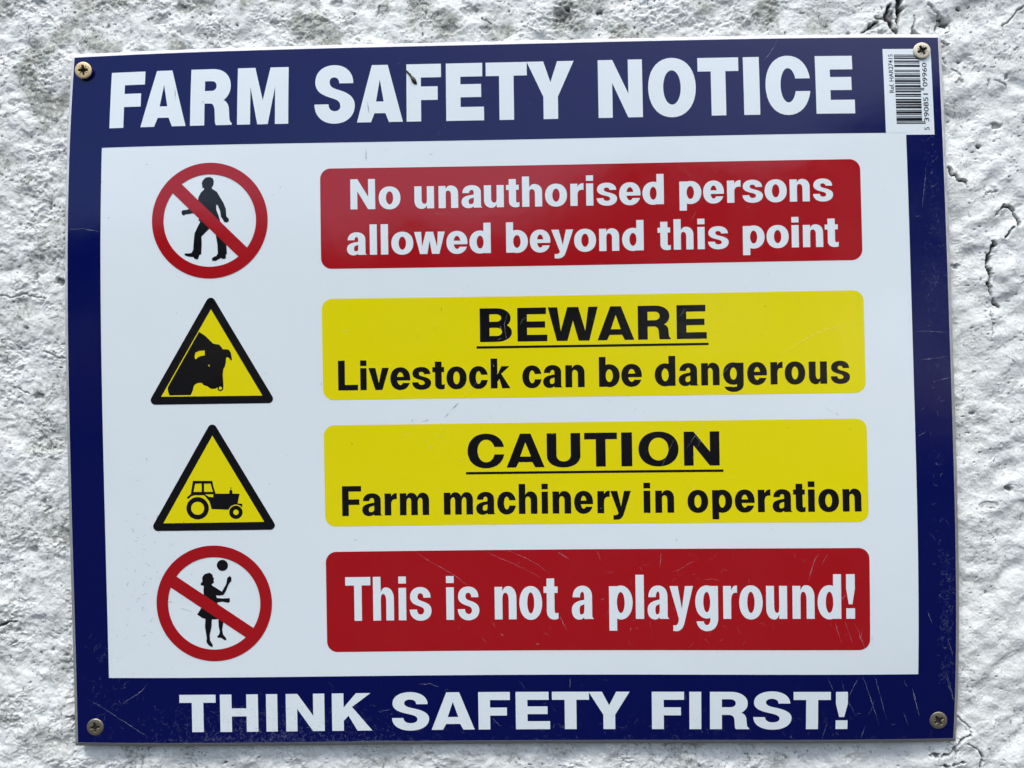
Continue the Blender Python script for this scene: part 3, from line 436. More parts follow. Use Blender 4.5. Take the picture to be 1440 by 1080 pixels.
def wall_mat():
    m, nt, b = new_mat('white_painted_render'); L = nt.links.new; co = coords(nt)
    at = N(nt, 'ShaderNodeAttribute', attribute_name='bare'); gr = N(nt, 'ShaderNodeAttribute', attribute_name='grime')
    n1 = N(nt, 'ShaderNodeTexNoise', Scale=18.0, Detail=8.0, Roughness=.65); L(co, n1.inputs['Vector'])
    c1 = N(nt, 'ShaderNodeValToRGB'); L(n1.outputs[0], c1.inputs[0])
    c1.color_ramp.elements[0].position = .32; c1.color_ramp.elements[0].color = (.71, .735, .69, 1)
    c1.color_ramp.elements[1].position = .62; c1.color_ramp.elements[1].color = (.81, .83, .79, 1)
    # specks of dirt caught on the paint
    n2 = N(nt, 'ShaderNodeTexNoise', Scale=420.0, Detail=5.0, Roughness=.75); L(co, n2.inputs['Vector'])
    n2b = N(nt, 'ShaderNodeTexNoise', Scale=40.0, Detail=4.0, Roughness=.6); L(co, n2b.inputs['Vector'])
    a1 = N(nt, 'ShaderNodeMath', operation='MULTIPLY_ADD'); L(n2b.outputs[0], a1.inputs[0]); a1.inputs[1].default_value = .45; L(n2.outputs[0], a1.inputs[2])
    a2 = N(nt, 'ShaderNodeMath', operation='MULTIPLY_ADD'); L(gr.outputs['Fac'], a2.inputs[0]); a2.inputs[1].default_value = .16; L(a1.outputs[0], a2.inputs[2])
    r2 = N(nt, 'ShaderNodeMapRange'); L(a2.outputs[0], r2.inputs[0]); r2.inputs[1].default_value = .825; r2.inputs[2].default_value = .93; r2.inputs[3].default_value = 0; r2.inputs[4].default_value = .8
    m1 = N(nt, 'ShaderNodeMix', data_type='RGBA'); L(r2.outputs[0], m1.inputs[0]); L(c1.outputs[0], m1.inputs[6]); m1.inputs[7].default_value = (.16, .155, .14, 1)
    # broad greenish grey grime
    g = N(nt, 'ShaderNodeMath', operation='MULTIPLY'); L(gr.outputs['Fac'], g.inputs[0]); L(n1.outputs[0], g.inputs[1])
    m2 = N(nt, 'ShaderNodeMix', data_type='RGBA'); L(g.outputs[0], m2.inputs[0]); L(m1.outputs[2], m2.inputs[6]); m2.inputs[7].default_value = (.34, .36, .29, 1)
    # bare cement where the paint has cracked off
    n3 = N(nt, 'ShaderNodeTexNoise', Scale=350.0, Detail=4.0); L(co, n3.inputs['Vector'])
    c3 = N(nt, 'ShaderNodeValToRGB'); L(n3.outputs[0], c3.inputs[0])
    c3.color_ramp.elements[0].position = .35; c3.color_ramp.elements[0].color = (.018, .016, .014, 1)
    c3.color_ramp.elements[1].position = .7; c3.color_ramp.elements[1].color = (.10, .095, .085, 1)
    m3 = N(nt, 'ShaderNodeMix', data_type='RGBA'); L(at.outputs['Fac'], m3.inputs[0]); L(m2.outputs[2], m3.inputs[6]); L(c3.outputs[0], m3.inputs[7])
    L(m3.outputs[2], b.inputs['Base Color']); b.inputs['Roughness'].default_value = .62
    nb = N(nt, 'ShaderNodeTexNoise', Scale=620.0, Detail=5.0, Roughness=.75); L(co, nb.inputs['Vector'])
    bp = N(nt, 'ShaderNodeBump', Strength=.75, Distance=.0005); L(nb.outputs[0], bp.inputs['Height']); L(bp.outputs[0], b.inputs['Normal'])
    return m
M_wall = wall_mat()

def screw_mat(name, col, dull):
    m, nt, b = new_mat(name); L = nt.links.new; co = coords(nt)
    at = N(nt, 'ShaderNodeAttribute', attribute_name='dirt')
    n = N(nt, 'ShaderNodeTexNoise', Scale=900.0, Detail=6.0, Roughness=.65); L(co, n.inputs['Vector'])
    cr = N(nt, 'ShaderNodeValToRGB'); L(n.outputs[0], cr.inputs[0])
    cr.color_ramp.elements[0].position = .3; cr.color_ramp.elements[0].color = (*[c*.55 for c in col], 1)
    cr.color_ramp.elements[1].position = .65; cr.color_ramp.elements[1].color = (*col, 1)
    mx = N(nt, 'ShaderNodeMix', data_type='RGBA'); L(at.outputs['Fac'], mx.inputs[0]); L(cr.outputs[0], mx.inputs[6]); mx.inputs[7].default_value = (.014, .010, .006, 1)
    L(mx.outputs[2], b.inputs['Base Color'])
    inv_ = N(nt, 'ShaderNodeMath', operation='MULTIPLY_ADD'); L(at.outputs['Fac'], inv_.inputs[0]); mt_ = .35 if not dull else .8; inv_.inputs[1].default_value = -mt_; inv_.inputs[2].default_value = mt_; inv_.use_clamp = True
    L(inv_.outputs[0], b.inputs['Metallic'])
    ro = N(nt, 'ShaderNodeMath', operation='MULTIPLY_ADD'); L(at.outputs['Fac'], ro.inputs[0]); ro.inputs[1].default_value = .4; ro.inputs[2].default_value = .45; ro.use_clamp = True
    L(ro.outputs[0], b.inputs['Roughness'])
    bp = N(nt, 'ShaderNodeBump', Strength=.3, Distance=.0001); L(n.outputs[0], bp.inputs['Height']); L(bp.outputs[0], b.inputs['Normal'])
    return m
M_brass_light = screw_mat('pale_brass_plating', (.93, .72, .38), False)
M_cream = screw_mat('worn_zinc_plating', (.74, .68, .52), False)
M_brass_dull = screw_mat('tarnished_brass_plating', (.34, .31, .22), True)

# ------------------------------------------------------------------ the wall: one relief, dense round the sign
def perlin(x, y, seed):
    rs = np.random.RandomState(seed); T = 256
    ang = rs.rand(T, T)*2*np.pi; gx = np.cos(ang); gy = np.sin(ang)
    xi = np.floor(x).astype(int); yi = np.floor(y).astype(int); fx = x-xi; fy = y-yi
    s = lambda t: t*t*t*(t*(t*6-15)+10)
    u = s(fx); v = s(fy)
    def d(i, j):
        a = (xi+i) % T; b = (yi+j) % T
        return gx[a, b]*(fx-i)+gy[a, b]*(fy-j)
    return ((d(0,0)*(1-u)+d(1,0)*u)*(1-v)+(d(0,1)*(1-u)+d(1,1)*u)*v)*1.5
def fbm(x, y, size, seed, octs=4, gain=.5):
    r = 0*x; a = 1.0
    for k in range(octs):
        r = r+a*perlin(x/size+17.3*k+500, y/size+9.1*k+500, seed+k); size /= 2.03; a *= gain
    return r
def sstep(a, b, x):
    t = np.clip((x-a)/(b-a), 0, 1); return t*t*(3-2*t)
def seg_dist(x, y, pts):
    d = np.full(x.shape, 1e9)
    for (x0, y0), (x1, y1) in zip(pts[:-1], pts[1:]):
        dx, dy = x1-x0, y1-y0; t = np.clip(((x-x0)*dx+(y-y0)*dy)/(dx*dx+dy*dy+1e-9), 0, 1)
        d = np.minimum(d, np.hypot(x-x0-t*dx, y-y0-t*dy))
    return d
def relief(x, y):
    wx = x+1.3*perlin(x/9+500, y/9+500, 91)+.4*perlin(x/3+500, y/3+500, 93); wy = y+1.3*perlin(x/9+500, y/9+500, 92)+.4*perlin(x/3+500, y/3+500, 94)
    smooth = sstep(120, 232, x+25*perlin(x/60+500, y/60+500, 5))          # thicker, smoother paint towards the right
    ca, sa = math.cos(.55), math.sin(.55)
    rx = (wx*ca+wy*sa)/1.45; ry = (-wx*sa+wy*ca)
    h = 1.9*fbm(wx, wy, 40, 11, 2)
    def rounded(q): return np.where(q > 0, q*1.0, q*1.25)                # soft tops, tighter hollows
    lump_l = 1.3*rounded(fbm(wx, wy, 15, 21, 3, .45))+.55*fbm(wx, wy, 6.5, 31, 2)
    lump_r = 1.7*rounded(fbm(rx, ry, 15, 41, 2, .45))+.75*fbm(wx, wy, 8, 45, 2, .45)
    h = h+lump_l*(1-smooth)+lump_r*smooth
    # torn edges of the paint skin
    t1 = fbm(wx, wy, 9, 51, 4, .6); q = sstep(-.2, .5, perlin(x/30+500, y/30+500, 52))
    h = h+(.26*sstep(0, .09, t1)+.2*sstep(.3, .38, t1))*(.2+.8*q)*(1-.6*smooth)
    t2 = fbm(wx, wy, 4.4, 55, 3); h = h+.20*sstep(.12, .2, t2)*(1-.8*smooth)
    # grit, in patches
    g = sstep(-.25, .45, perlin(x/17+500, y/17+500, 61))
    h = h+(.60*fbm(wx, wy, 2.5, 65, 4, .7)*(1-.66*smooth))*(.16+.90*g*g)+.15*fbm(x, y, 1.25, 169, 2, .7)
    # small rounded blobs
    b = perlin(x/3.1+500, y/3.1+500, 71); h = h+.55*sstep(.6, .85, b)*(.3+.7*smooth)*sstep(-.1, .4, perlin(x/14+500, y/14+500, 72))
    # raised grains under the paint
    b = perlin(x/1.6+500, y/1.6+500, 75); h = h+.42*sstep(.5, .72, b)*(.35+.65*smooth)*sstep(-.05, .3, perlin(x/11+500, y/11+500, 76))
    # pin holes
    p = perlin(x/1.7+500, y/1.7+500, 81); ph = sstep(.55, .72, p)*sstep(-.1, .3, perlin(x/16+500, y/16+500, 83)); h = h-.9*ph
    # hairline crazing of the paint, in patches
    cz = np.abs(fbm(wx, wy, 13, 141, 3, .55)); cm = sstep(.36, .6, perlin(x/22+500, y/22+500, 145))*sstep(-.1, .25, perlin(x/6+500, y/6+500, 146))
    cl = (1-sstep(.012, .04, cz))*cm; h = h-.8*cl+.25*cm*(1-sstep(.05, .2, cz))
    return h, np.maximum(ph, .7*cl), smooth
def wall_points(x, y):
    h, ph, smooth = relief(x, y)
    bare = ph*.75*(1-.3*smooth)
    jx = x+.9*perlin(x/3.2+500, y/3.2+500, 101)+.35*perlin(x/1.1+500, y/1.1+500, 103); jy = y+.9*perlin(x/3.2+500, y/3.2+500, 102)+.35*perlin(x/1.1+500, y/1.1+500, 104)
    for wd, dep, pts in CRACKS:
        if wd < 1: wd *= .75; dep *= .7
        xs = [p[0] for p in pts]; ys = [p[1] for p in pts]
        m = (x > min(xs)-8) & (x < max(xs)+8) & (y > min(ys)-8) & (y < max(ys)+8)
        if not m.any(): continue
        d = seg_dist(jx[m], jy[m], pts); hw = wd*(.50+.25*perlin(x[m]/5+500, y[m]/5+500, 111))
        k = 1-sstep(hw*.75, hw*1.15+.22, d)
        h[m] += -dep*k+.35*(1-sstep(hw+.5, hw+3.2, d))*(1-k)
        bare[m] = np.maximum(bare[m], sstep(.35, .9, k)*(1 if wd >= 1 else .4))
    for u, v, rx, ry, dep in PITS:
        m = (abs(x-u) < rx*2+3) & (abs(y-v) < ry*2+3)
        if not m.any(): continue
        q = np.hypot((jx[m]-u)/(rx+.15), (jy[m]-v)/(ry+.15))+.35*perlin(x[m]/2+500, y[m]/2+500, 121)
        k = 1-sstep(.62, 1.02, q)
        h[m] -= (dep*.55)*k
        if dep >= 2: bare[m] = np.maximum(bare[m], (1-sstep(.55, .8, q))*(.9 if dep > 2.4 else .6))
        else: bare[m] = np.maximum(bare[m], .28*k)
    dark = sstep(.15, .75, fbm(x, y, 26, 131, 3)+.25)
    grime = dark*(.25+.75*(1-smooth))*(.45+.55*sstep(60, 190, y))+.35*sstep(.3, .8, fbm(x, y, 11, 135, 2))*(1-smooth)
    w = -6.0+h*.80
    # the board is screwed down on to the high spots
    e = 12; under = sstep(-e, 2, 227-abs(x))*sstep(-e, 2, 182-abs(y))
    edge_d = np.maximum(abs(x)-227, abs(y)-182)
    lim = np.where(edge_d < 8, -3.7+np.clip(edge_d-2.5, 0, 6)*.5, 3)
    w = np.minimum(w, lim)
    return w, bare, grime
def build_wall():
    st = .42
    X0, X1, Y0, Y1 = -290, 310, -222, 222
    xs = np.arange(X0, X1+st, st); ys = np.arange(Y0, Y1+st, st)
    gx, gy = np.meshgrid(xs, ys)
    nx, ny = len(xs), len(ys)
    qx = (xs[:-1]+xs[1:])/2; qy = (ys[:-1]+ys[1:])/2
    cx, cy = np.meshgrid(qx, qy)
    keep = ~((abs(cx) < 213) & (abs(cy) < 168))
    idx = np.arange(nx*ny).reshape(ny, nx)
    F = np.stack([idx[:-1, :-1], idx[:-1, 1:], idx[1:, 1:], idx[1:, :-1]], -1)[keep]
    used = np.unique(F); mp = np.zeros(nx*ny, int); mp[used] = np.arange(len(used)); F = mp[F]
    x = gx.ravel()[used]; y = gy.ravel()[used]
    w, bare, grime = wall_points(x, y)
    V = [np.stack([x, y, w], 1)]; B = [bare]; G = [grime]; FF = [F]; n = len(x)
    def patch(xs, ys, drop, keepf):
        nonlocal n
        gx, gy = np.meshgrid(xs, ys); nx, ny = len(xs), len(ys)
        idx = np.arange(nx*ny).reshape(ny, nx)
        cx, cy = np.meshgrid((xs[:-1]+xs[1:])/2, (ys[:-1]+ys[1:])/2)
        F = np.stack([idx[:-1, :-1], idx[:-1, 1:], idx[1:, 1:], idx[1:, :-1]], -1)[keepf(cx, cy)]
        x = gx.ravel(); y = gy.ravel(); w, b, g = wall_points(x, y)
        V.append(np.stack([x, y, w-drop(x, y)], 1)); B.append(b); G.append(g); FF.append(F+n); n += len(x)
    patch(np.arange(-216, 217, 3.0), np.arange(-171, 172, 3.0), lambda x, y: 0*x+.6, lambda a, b: a == a)
    patch(np.arange(-700, 701, 2.5), np.arange(-600, 601, 2.5), lambda x, y: np.where((x > X0-3) & (x < X1+3) & (y > Y0-3) & (y < Y1+3), .5, 0),
          lambda a, b: ~((a > X0+4) & (a < X1-4) & (b > Y0+4) & (b < Y1-4)))
    V = np.concatenate(V); F = np.concatenate(FF); B = np.concatenate(B); G = np.concatenate(G)
    co = np.stack([V[:, 0]*MM, -V[:, 2]*MM, V[:, 1]*MM], 1).astype(np.float32)
    me = bpy.data.meshes.new('wall')
    me.vertices.add(len(co)); me.vertices.foreach_set('co', co.ravel())
    me.loops.add(F.size); me.loops.foreach_set('vertex_index', F.ravel().astype(np.int32))
    me.polygons.add(len(F)); me.polygons.foreach_set('loop_start', np.arange(0, F.size, 4, dtype=np.int32))
    me.polygons.foreach_set('use_smooth', np.ones(len(F), bool))
    me.update(calc_edges=True)
    for nm, a in (('bare', B), ('grime', G)):
        at = me.attributes.new(nm, 'FLOAT', 'POINT'); at.data.foreach_set('value', a.astype(np.float32))
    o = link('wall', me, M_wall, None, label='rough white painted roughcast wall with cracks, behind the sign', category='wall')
    o.location = (0, 0, HEIGHT)
    return o
build_wall()

# ------------------------------------------------------------------ the sign
BL, BR, BB, BT = -225.0, 225.0, -179.19, 179.19
sign = empty('safety_sign', W(0, 0, 0), label='rectangular farm safety notice with blue border, screwed to the white rendered wall', category='sign')

def build_board():
    m = .08                                       # white rim left round the print
    xs = np.concatenate([[BL-m], np.arange(-220, 221, GRID), [BR+m]]); ys = np.concatenate([[BB-m], np.arange(-170, 171, GRID), [BT+m]])
    gx, gy = np.meshgrid(xs, ys); nx, ny = len(xs), len(ys)
    x = gx.ravel(); y = gy.ravel(); w = bow(x, y)
    co = [(a*MM, -c*MM, b*MM) for a, b, c in zip(x, y, w)]
    idx = np.arange(nx*ny).reshape(ny, nx)
    F = [tuple(q) for q in np.stack([idx[:-1, :-1], idx[:-1, 1:], idx[1:, 1:], idx[1:, :-1]], -1).reshape(-1, 4)]
    me = mesh_of('board_face', co, F); me.polygons.foreach_set('use_smooth', [True]*len(me.polygons))
    me.normals_split_custom_set_from_vertices(bow_normal(x, y).tolist())
    link('board_face', me, M_white, sign)
    # the cut edge: worn round, then square down to the back
    ring = []
    e = 2.0
    for a in np.arange(BL-m, BR+m, e): ring.append((a, BB-m, 0, -1))
    for b in np.arange(BB-m, BT+m, e): ring.append((BR+m, b, 1, 0))
    for a in np.arange(BR+m, BL-m, -e): ring.append((a, BT+m, 0, 1))
    for b in np.arange(BT+m, BB-m, -e): ring.append((BL-m, b, -1, 0))
    prof = [(0, 0), (.25, -.05), (.55, -.3), (1.6, -1.25), (2.65, -2.25), (2.7, -3.5), (-6, -3.5)]
    rnd = random.Random(4)
    co = []; n = len(ring)
    for i, (a, b, dx, dy) in enumerate(ring):
        pa = ring[i-1]; 
        if (pa[2], pa[3]) != (dx, dy): dx, dy = pa[2]+dx, pa[3]+dy      # a corner
        j = .07*(rnd.random()-.5)
        if rnd.random() < .05: j -= .22
        for k, (o_, d_) in enumerate(prof):
            q = o_+(j if 0 < k < 5 else 0)
            co.append(((a+dx*q)*MM, -(float(bow(np.clip(a, BL, BR), np.clip(b, BB, BT)))+d_)*MM, (b+dy*q)*MM))
    K = len(prof); F = []
    for i in range(n):
        j = (i+1) % n
        for k in range(K-1): F.append((i*K+k, i*K+k+1, j*K+k+1, j*K+k))
    me = mesh_of('board_edge', co, F); me.polygons.foreach_set('use_smooth', [True]*len(me.polygons))
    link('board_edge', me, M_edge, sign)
build_board()

PL, PR, PB, PT = -207.51, 206.14, -145.29, 129.26
patch = [(195.75, 129.2), (195.75, 173.1), (220.85, 173.2), (220.9, 128.3), (206.14, 128.2), (206.0, 129.2)]
printed('blue_border', [[('+', rect(BL, BB, BR, BT)), ('-', rect(PL, PB, PR, PT)), ('-', patch)]], M_blue, sign, .05)
words('title', M_text, sign)
words('foot', M_text, sign)

XL, XR = -93.72, 182.0
def panel(vb, vt, mat, label, textmat, keys, line=None):
    p = printed('message_panel', [[('+', rrect(XL, vb, XR, vt, 5.4))]], mat, sign, .05, label=label)
    for k in keys: words(k, textmat, p)
    if line: printed('underline', [[('+', line)]], textmat, p, .10)
panel(64.24, 115.87, M_red, 'red panel reading No unauthorised persons allowed beyond this point', M_text, ('r1', 'r2'))
panel(-3.07, 48.86, M_yellow, 'yellow panel reading BEWARE Livestock can be dangerous', M_black, ('y1', 'y1b'), rect(-14.6, 22.28, 103.7, 23.5))
panel(-68.11, -16.06, M_yellow, 'yellow panel reading CAUTION Farm machinery in operation', M_black, ('y2', 'y2b'), rect(-20.98, -42.23, 110.1, -40.98))
panel(-132.78, -81.12, M_red, 'red panel reading This is not a playground!', M_text, ('r3',))

def prohibition(cx, cy, a, b, c, d, label):
    def ext(p, q, k): return (p[0]+(p[0]-q[0])*k, p[1]+(p[1]-q[1])*k)
    bar = [ext(a, b, .04), ext(b, a, .04), ext(d, c, .04), ext(c, d, .04)]
    return printed('prohibition_symbol', [[('+', circle(cx, cy, 29.85, 128)), ('-', circle(cx, cy, 23.85, 128)), ('+', bar)]], M_red, sign, .15, label=label)
p1 = prohibition(-150.65, 90.03, (-164.99, 108.96), (-131.53, 75.79), (-169.59, 104.31), (-136.26, 71.48), 'red struck-out circle over a walking man')
printed('figure', [[('+', WALKER)]], M_black, p1, .10)
p2 = prohibition(-151.62, -106.87, (-170.67, -92.86), (-131.47, -119.8), (-173.99, -98.34), (-135.72, -124.47), 'red struck-out circle over a child playing ball')
printed('figure', [[('+', GIRL)]], M_black, p2, .10)
printed('ball', [[('+', circle(*BALL, 40))]], M_black, p2, .10)

def warning(pts, inner, label):
    r = 2.35; hull = []
    for (x, y), a0 in zip(pts, (30, 150, 270)):
        for i in range(13):
            t = math.radians(a0+120*i/12); hull.append((x+r*math.cos(t), y+r*math.sin(t)))
    cx = sum(p[0] for p in inner)/3; cy = sum(p[1] for p in inner)/3
    q = printed('warning_symbol', [[('+', hull), ('-', inner)]], M_black, sign, .10, label=label)
    printed('yellow_field', [[('+', [(cx+(x-cx)*1.05, cy+(y-cy)*1.05) for x, y in inner])]], M_yellow, q, .05)
    return q
q1 = warning([(-150.5, 47.9), (-179.9, -1.85), (-121.8, -1.85)], [(-150.48, 44.43), (-176.83, -.15), (-124.8, -.27)], 'black and yellow warning triangle with a bull')
nx_, ny_ = sum(q[0] for q in NOSE_RING)/4, sum(q[1] for q in NOSE_RING)/4
printed('bull_head', [[('+', BULL), ('-', BULL_HORN), ('-', BULL_EYE), ('+', circle(nx_, ny_, 1.5, 20)), ('-', circle(nx_, ny_, .85, 16))]], M_black, q1, .10)
q2 = warning([(-150.85, -17.15), (-180.0, -66.85), (-121.95, -66.95)], [(-150.88, -20.44), (-177.09, -65.27), (-125.03, -65.17)], 'black and yellow warning triangle with a tractor')
(hx, hy, hr), (fx, fy, fr) = WHEELS
printed('tractor', [[('+', TRACTOR)]+[('-', w) for w in CAB_WINDOWS]+[('-', circle(hx, hy, 105*.0613)), ('-', circle(fx, fy, 65*.0613)),
        ('+', circle(hx, hy, hr)), ('-', circle(hx, hy, 55*.0613)), ('+', circle(fx, fy, fr)), ('-', circle(fx, fy, 23*.0613))]], M_black, q2, .10)

# ---- the stock label: bar code printed sideways, reads from the bottom up
label_o = printed('barcode_label', [[('+', patch)]], M_white, sign, .05, label='white stock label with bar code')
def ean(num):
    A = '0001101 0011001 0010011 0111101 0100011 0110001 0101111 0111011 0110111 0001011'.split()
    par = 'LLLLLL LLGLGG LLGGLG LLGGGL LGLLGG LGGLLG LGGGLL LGLGLG LGLGGL LGGLGL'.split()[int(num[0])]
    inv = lambda s: ''.join('10'[int(c)] for c in s)
    s = '101'
    for ch, p in zip(num[1:7], par): s += A[int(ch)] if p == 'L' else inv(A[int(ch)])[::-1]
    s += '01010'
    for ch in num[7:]: s += inv(A[int(ch)])
    return s+'101'
code = ean('5390851099601')
shapes = []; mod = (170.1-133.9)/95; i = 0
while i < 95:
    if code[i] == '1':
        j = i
        while j < 95 and code[j] == '1': j += 1
        guard = i < 3 or i >= 92 or 45 <= i < 50
        v0 = 133.9+i*mod-.03; v1 = 133.9+j*mod+.03
        shapes.append([('+', rect(201.45, v0, 216.5 if guard else 214.75, v1))]); i = j
    else: i += 1
printed('barcode', shapes, M_black, label_o, .10)
def small_text(txt, u, v, size, length, name='print'):
    cu = bpy.data.curves.new('t', 'FONT'); cu.body = txt; cu.size = 1.0; cu.resolution_u = 3; cu.offset = .007
    o = bpy.data.objects.new('t', cu); sc.collection.objects.link(o)
    bpy.context.view_layer.update()
    me = bpy.data.meshes.new_from_object(o.evaluated_get(bpy.context.evaluated_depsgraph_get()))
    P = np.array([v_.co[:2] for v_ in me.vertices]); F = [tuple(p.vertices) for p in me.polygons]
    bpy.data.objects.remove(o); bpy.data.curves.remove(cu); bpy.data.meshes.remove(me)
    P[:, 0] -= P[:, 0].min(); sx = length/P[:, 0].max(); hy = P[:, 1].max(); sy = size/hy
    uu = u-P[:, 1]*sy; vv = v+P[:, 0]*sx
    co = np.stack([uu*MM, -(bow(uu, vv)+.10)*MM, vv*MM], 1)
    me = mesh_of(name, co, F)
    link(name, me, M_black, label_o)
small_text('Ref. HAR27415', 200.75, 150.1, 2.3, 20.2, 'reference_number')
small_text('5', 218.35, 130.6, 2.5, 1.6, 'digit')
small_text('390851', 218.35, 135.1, 2.5, 14.6, 'digits')
small_text('09960', 218.3, 153.3, 2.5, 12.6, 'digits')

# ---- scratches, scuffs and dirt on the print
def strokes(lst, seed, jit=.12):
    rnd = random.Random(seed); co = []; F = []
    for wd, pts in lst:
        P = []
        for (x0, y0), (x1, y1) in zip(pts[:-1], pts[1:]):
            n = max(2, int(math.hypot(x1-x0, y1-y0)/1.2))
            for i in range(n):
                t = i/n; P.append((x0+(x1-x0)*t+rnd.gauss(0, jit), y0+(y1-y0)*t+rnd.gauss(0, jit)))
        P.append(pts[-1])
        k = len(co)
        for i, (x, y) in enumerate(P):
            a = P[max(i-1, 0)]; b = P[min(i+1, len(P)-1)]; dx, dy = b[0]-a[0], b[1]-a[1]; L = math.hypot(dx, dy) or 1
            h = wd/2*min(1, .15+3*min(i, len(P)-1-i)/len(P))*(.6+.7*rnd.random())
            for s in (-1, 1): 
                u, v = x-dy/L*h*s, y+dx/L*h*s; co.append((u*MM, -(float(bow(u, v))+.19)*MM, v*MM))
        for i in range(len(P)-1): F.append((k+2*i, k+2*i+2, k+2*i+3, k+2*i+1)[::-1])
    return co, F
co, F = strokes([(w*.95, p) for w, p in SCRATCHES], 3)
link('scratch_marks', mesh_of('scratch_marks', co, F), M_scratch, sign, kind='stuff')
rnd = random.Random(8); sq = []
def squiggles(n, x0, x1, y0, y1, ln, bias=None):
    for _ in range(n):
        x = rnd.triangular(x0, x1); y = y0+(y1-y0)*(rnd.random()**(bias or 1)); a = rnd.uniform(0, 6.28); p = [(x, y)]
        for k in range(rnd.randint(2, 5)):
            a += rnd.gauss(0, .7); s = ln*rnd.uniform(.3, 1); x += s*math.cos(a); y += s*math.sin(a)
            y = max(BB+.3, min(BT-.3, y)); x = max(BL+.3, min(BR-.3, x)); p.append((x, y))
        sq.append((rnd.uniform(.08, .19), p))
squiggles(1300, -195, -40, -178.8, -160, .8, 1.9); squiggles(160, -60, 225, -178.8, -165, 1.2, 2); squiggles(170, 213, 224, 50, 160, .8, 1)
squiggles(200, 216, 224, -150, -85, 1.0); squiggles(60, 210, 224, -90, 90, 1.6); squiggles(70, -224, -190, -178, -120, 1.6); squiggles(50, -225, 200, -178, -146, 2)
squiggles(70, 0, 182, -132, -82, 1.5); squiggles(60, -90, 180, -70, 115, 1.2); squiggles(50, -224, 224, 131, 178, 1.0)
co, F = strokes(sq, 5, .05)
link('fine_scuffs', mesh_of('fine_scuffs', co, F), M_scuff, sign, kind='stuff')
dl = list(DIRT)
for _ in range(120):
    x = rnd.uniform(PL, PR); y = rnd.uniform(PB, PT); a = rnd.uniform(0, 6.28); s = rnd.choice((.3, .4, .6, 1.6)); dl.append((rnd.uniform(.15, .32), [(x, y), (x+s*math.cos(a), y+s*math.sin(a))]))
for _ in range(70):
    x = rnd.gauss(-185, 9); y = rnd.gauss(-100, 22); a = rnd.uniform(0, 6.28); s = rnd.uniform(.6, 3); 
    if x > PL+1: dl.append((rnd.uniform(.12, .3), [(x, y), (x+s*math.cos(a), y+s*math.sin(a))]))
co, F = strokes(dl, 6, .05)
link('dirt_specks', mesh_of('dirt_specks', co, F), M_dirt, sign, kind='stuff')

# ------------------------------------------------------------------ the four screws
def build_screw(name, u, v, lift, mat, turn, tilt, label):
    R = 4.35; rings = 56; segs = 120
    co = []; dirt = []; F = []
    def top(x, y):
        r = math.hypot(x, y); z = .38*(1-(r/R)**2)
        if r > R*.86: z -= .30*((r-R*.86)/(R*.14))**2
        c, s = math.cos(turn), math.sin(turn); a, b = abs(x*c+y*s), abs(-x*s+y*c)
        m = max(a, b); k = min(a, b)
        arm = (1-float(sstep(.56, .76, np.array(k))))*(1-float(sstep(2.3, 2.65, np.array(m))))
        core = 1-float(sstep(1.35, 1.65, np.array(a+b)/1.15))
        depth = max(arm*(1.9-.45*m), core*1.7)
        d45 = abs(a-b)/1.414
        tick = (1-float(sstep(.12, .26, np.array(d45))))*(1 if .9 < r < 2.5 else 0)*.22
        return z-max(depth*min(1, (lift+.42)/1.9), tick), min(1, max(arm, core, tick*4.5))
    z0, d0 = top(0, 0); co.append((0, 0, z0)); dirt.append(d0)
    for i in range(1, rings+1):
        r = R*i/rings
        for j in range(segs):
            t = 2*math.pi*j/segs; x, y = r*math.cos(t), r*math.sin(t); z, d = top(x, y); co.append((x, y, z)); dirt.append(d)
    for r, z in ((R, -.35), (R*.97, -.6), (2.3, -2.6)):
        for j in range(segs):
            t = 2*math.pi*j/segs; co.append((r*math.cos(t), r*math.sin(t), z)); dirt.append(.25)
    for j in range(segs): F.append((0, 1+j, 1+(j+1) % segs))
    for i in range(rings+2):
        for j in range(segs):
            a = 1+i*segs+j; b = 1+i*segs+(j+1) % segs; F.append((a, a+segs, b+segs, b))
    cm = [(x*MM, -z*MM, y*MM) for x, y, z in co]
    root = empty(name, W(u, v, float(bow(u, v))+.2+lift), label=label, category='screw', group='screws fixing the sign to the wall')
    root.rotation_euler = (tilt[0], 0, tilt[1])
    me = mesh_of('screw_head', cm, F); me.polygons.foreach_set('use_smooth', [True]*len(me.polygons))
    at = me.attributes.new('dirt', 'FLOAT', 'POINT'); at.data.foreach_set('value', dirt)
    link('head', me, mat, root)
    co = []; F = []; n = 20; L = 12; K = 44                       # threaded shank running back into the wall
    for k in range(K):
        for j in range(n):
            t = 2*math.pi*j/n; r = 1.75+.35*math.sin(2*math.pi*(k/5)+t); z = -2.5-L*k/(K-1)
            co.append((r*math.cos(t)*MM, -z*MM, r*math.sin(t)*MM))
    for k in range(K-1):
        for j in range(n): a = k*n+j; b = k*n+(j+1) % n; F.append((a, a+n, b+n, b))
    link('shank', mesh_of('screw_shank', co, F), mat, root)
    return root
build_screw('screw', -218.2, 170.8, 2.3, M_brass_light, .05, (.06, .05), 'bright brass screw standing proud of the blue border beside the F of FARM')
build_screw('screw', 215.9, 172.0, .8, M_cream, .45, (-.05, -.04), 'pale cream screw overlapping the top of the bar code label')
build_screw('screw', -215.3, -170.9, .4, M_brass_dull, .1, (.0, .02), 'dull brown screw in the blue border beside THINK')
build_screw('screw', 216.7, -169.3, .4, M_brass_dull, .6, (.02, -.05), 'tarnished screw in the blue border beside FIRST!')

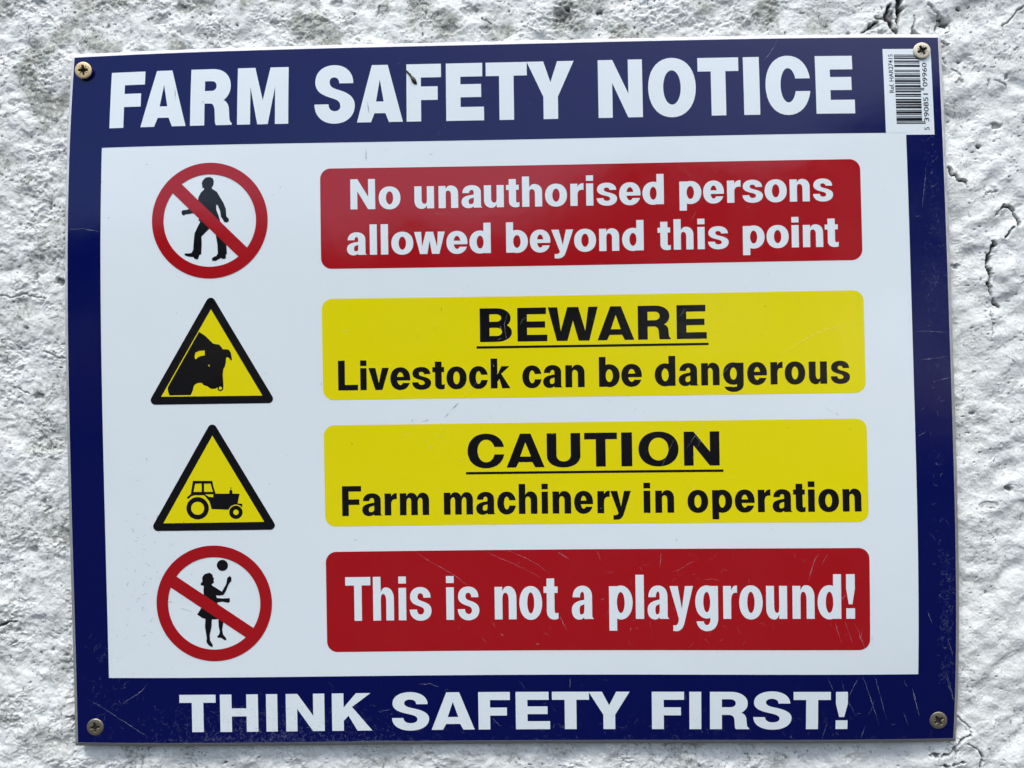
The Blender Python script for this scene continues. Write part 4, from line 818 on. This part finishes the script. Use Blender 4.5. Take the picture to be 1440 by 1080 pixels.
# ------------------------------------------------------------------ shrivelled scrap stuck to the sign
def build_scrap():
    m, nt, b = new_mat('dried_black_scrap'); b.inputs['Base Color'].default_value = (.012, .009, .008, 1); b.inputs['Roughness'].default_value = .45
    P = INSECT; rad = [.35, .55, .45, .62, .5, .9, 1.15, 1.0, .4]
    ts = np.linspace(0, 1, len(rad)); px = np.interp(ts, [0, .33, .66, 1], [p[0] for p in P]); py = np.interp(ts, [0, .33, .66, 1], [p[1] for p in P])
    co = []; F = []; n = 14; rnd = random.Random(2)
    for i, (x, y, r) in enumerate(zip(px, py, rad)):
        for j in range(n):
            t = 2*math.pi*j/n; rr = r*(.85+.3*rnd.random())*.95; d = (px[-1]-px[0], py[-1]-py[0]); L = math.hypot(*d); nx, ny = -d[1]/L, d[0]/L
            co.append(((x-px[4]+nx*rr*math.cos(t))*MM, -(.35*r+rr*.7*math.sin(t))*MM, (y-py[4]+ny*rr*math.cos(t))*MM))
    for i in range(len(rad)-1):
        for j in range(n): a = i*n+j; b_ = i*n+(j+1) % n; F.append((a, b_, b_+n, a+n))
    F.append(tuple(range(n))[::-1]); F.append(tuple(range((len(rad)-1)*n, len(rad)*n)))
    me = mesh_of('dried_scrap', co, F); me.polygons.foreach_set('use_smooth', [True]*len(me.polygons))
    o = link('dried_scrap', me, m, None, label='small shrivelled black scrap stuck on the F of SAFETY in the title', category='debris')
    o.location = W(px[4], py[4], float(bow(px[4], py[4]))+.15)
build_scrap()

# ------------------------------------------------------------------ unseen, added for the glossy board to mirror: a dark yard and a hedge behind the photographer
def build_surroundings():
    m, nt, b = new_mat('dark_yard_tarmac'); L = nt.links.new; co = coords(nt)
    n = N(nt, 'ShaderNodeTexNoise', Scale=30.0, Detail=8.0, Roughness=.7); L(co, n.inputs['Vector'])
    cr = N(nt, 'ShaderNodeValToRGB'); L(n.outputs[0], cr.inputs[0])
    cr.color_ramp.elements[0].position = .35; cr.color_ramp.elements[0].color = (.025, .025, .024, 1); cr.color_ramp.elements[1].position = .7; cr.color_ramp.elements[1].color = (.06, .058, .055, 1)
    L(cr.outputs[0], b.inputs['Base Color']); b.inputs['Roughness'].default_value = .95
    n_ = 40; xs = np.linspace(-60, 60, n_); rnd = np.random.RandomState(3)
    co_ = [(x, y, .03*rnd.randn() if abs(x) < 30 else 0) for y in np.linspace(-80, .4, n_) for x in xs]
    F = [(j*n_+i, j*n_+i+1, (j+1)*n_+i+1, (j+1)*n_+i) for j in range(n_-1) for i in range(n_-1)]
    link('ground', mesh_of('ground', co_, F), m, None, kind='structure')
    m, nt, b = new_mat('hedge_leaves'); b.inputs['Base Color'].default_value = (.035, .055, .02, 1); b.inputs['Roughness'].default_value = .7
    rs = np.random.RandomState(9); n = 36000
    x = rs.uniform(-45, 45, n); f = rs.rand(n)**.45
    top = np.interp(x, [-45, -10, -5, -3, 0, 1.2, 6.3, 8, 12, 45], [6, 5.9, 5.1, 4.2, 4.6, 5.6, 6.3, 8.2, 10, 11])+.45*perlin(x/2.1+500, 0*x+500.5, 202)+.35*perlin(x/.7+500, 0*x+500.5, 203)
    z = top*f; y = -14-3.0*rs.rand(n)*(1.1-f)-abs(x)*.06
    c = np.stack([x, y, z], 1); a = rs.randn(n, 3); a /= np.linalg.norm(a, axis=1)[:, None]; bb = np.cross(a, rs.randn(n, 3)); bb /= np.linalg.norm(bb, axis=1)[:, None]
    s = rs.uniform(.12, .26, n)[:, None]
    V = np.stack([c+a*s, c+bb*s*.7, c-a*s, c-bb*s*.7], 1).reshape(-1, 3)
    F = np.arange(4*n).reshape(n, 4)
    link('unseen_hedge', mesh_of('unseen_hedge', V, F), m, None, kind='stuff')
build_surroundings()
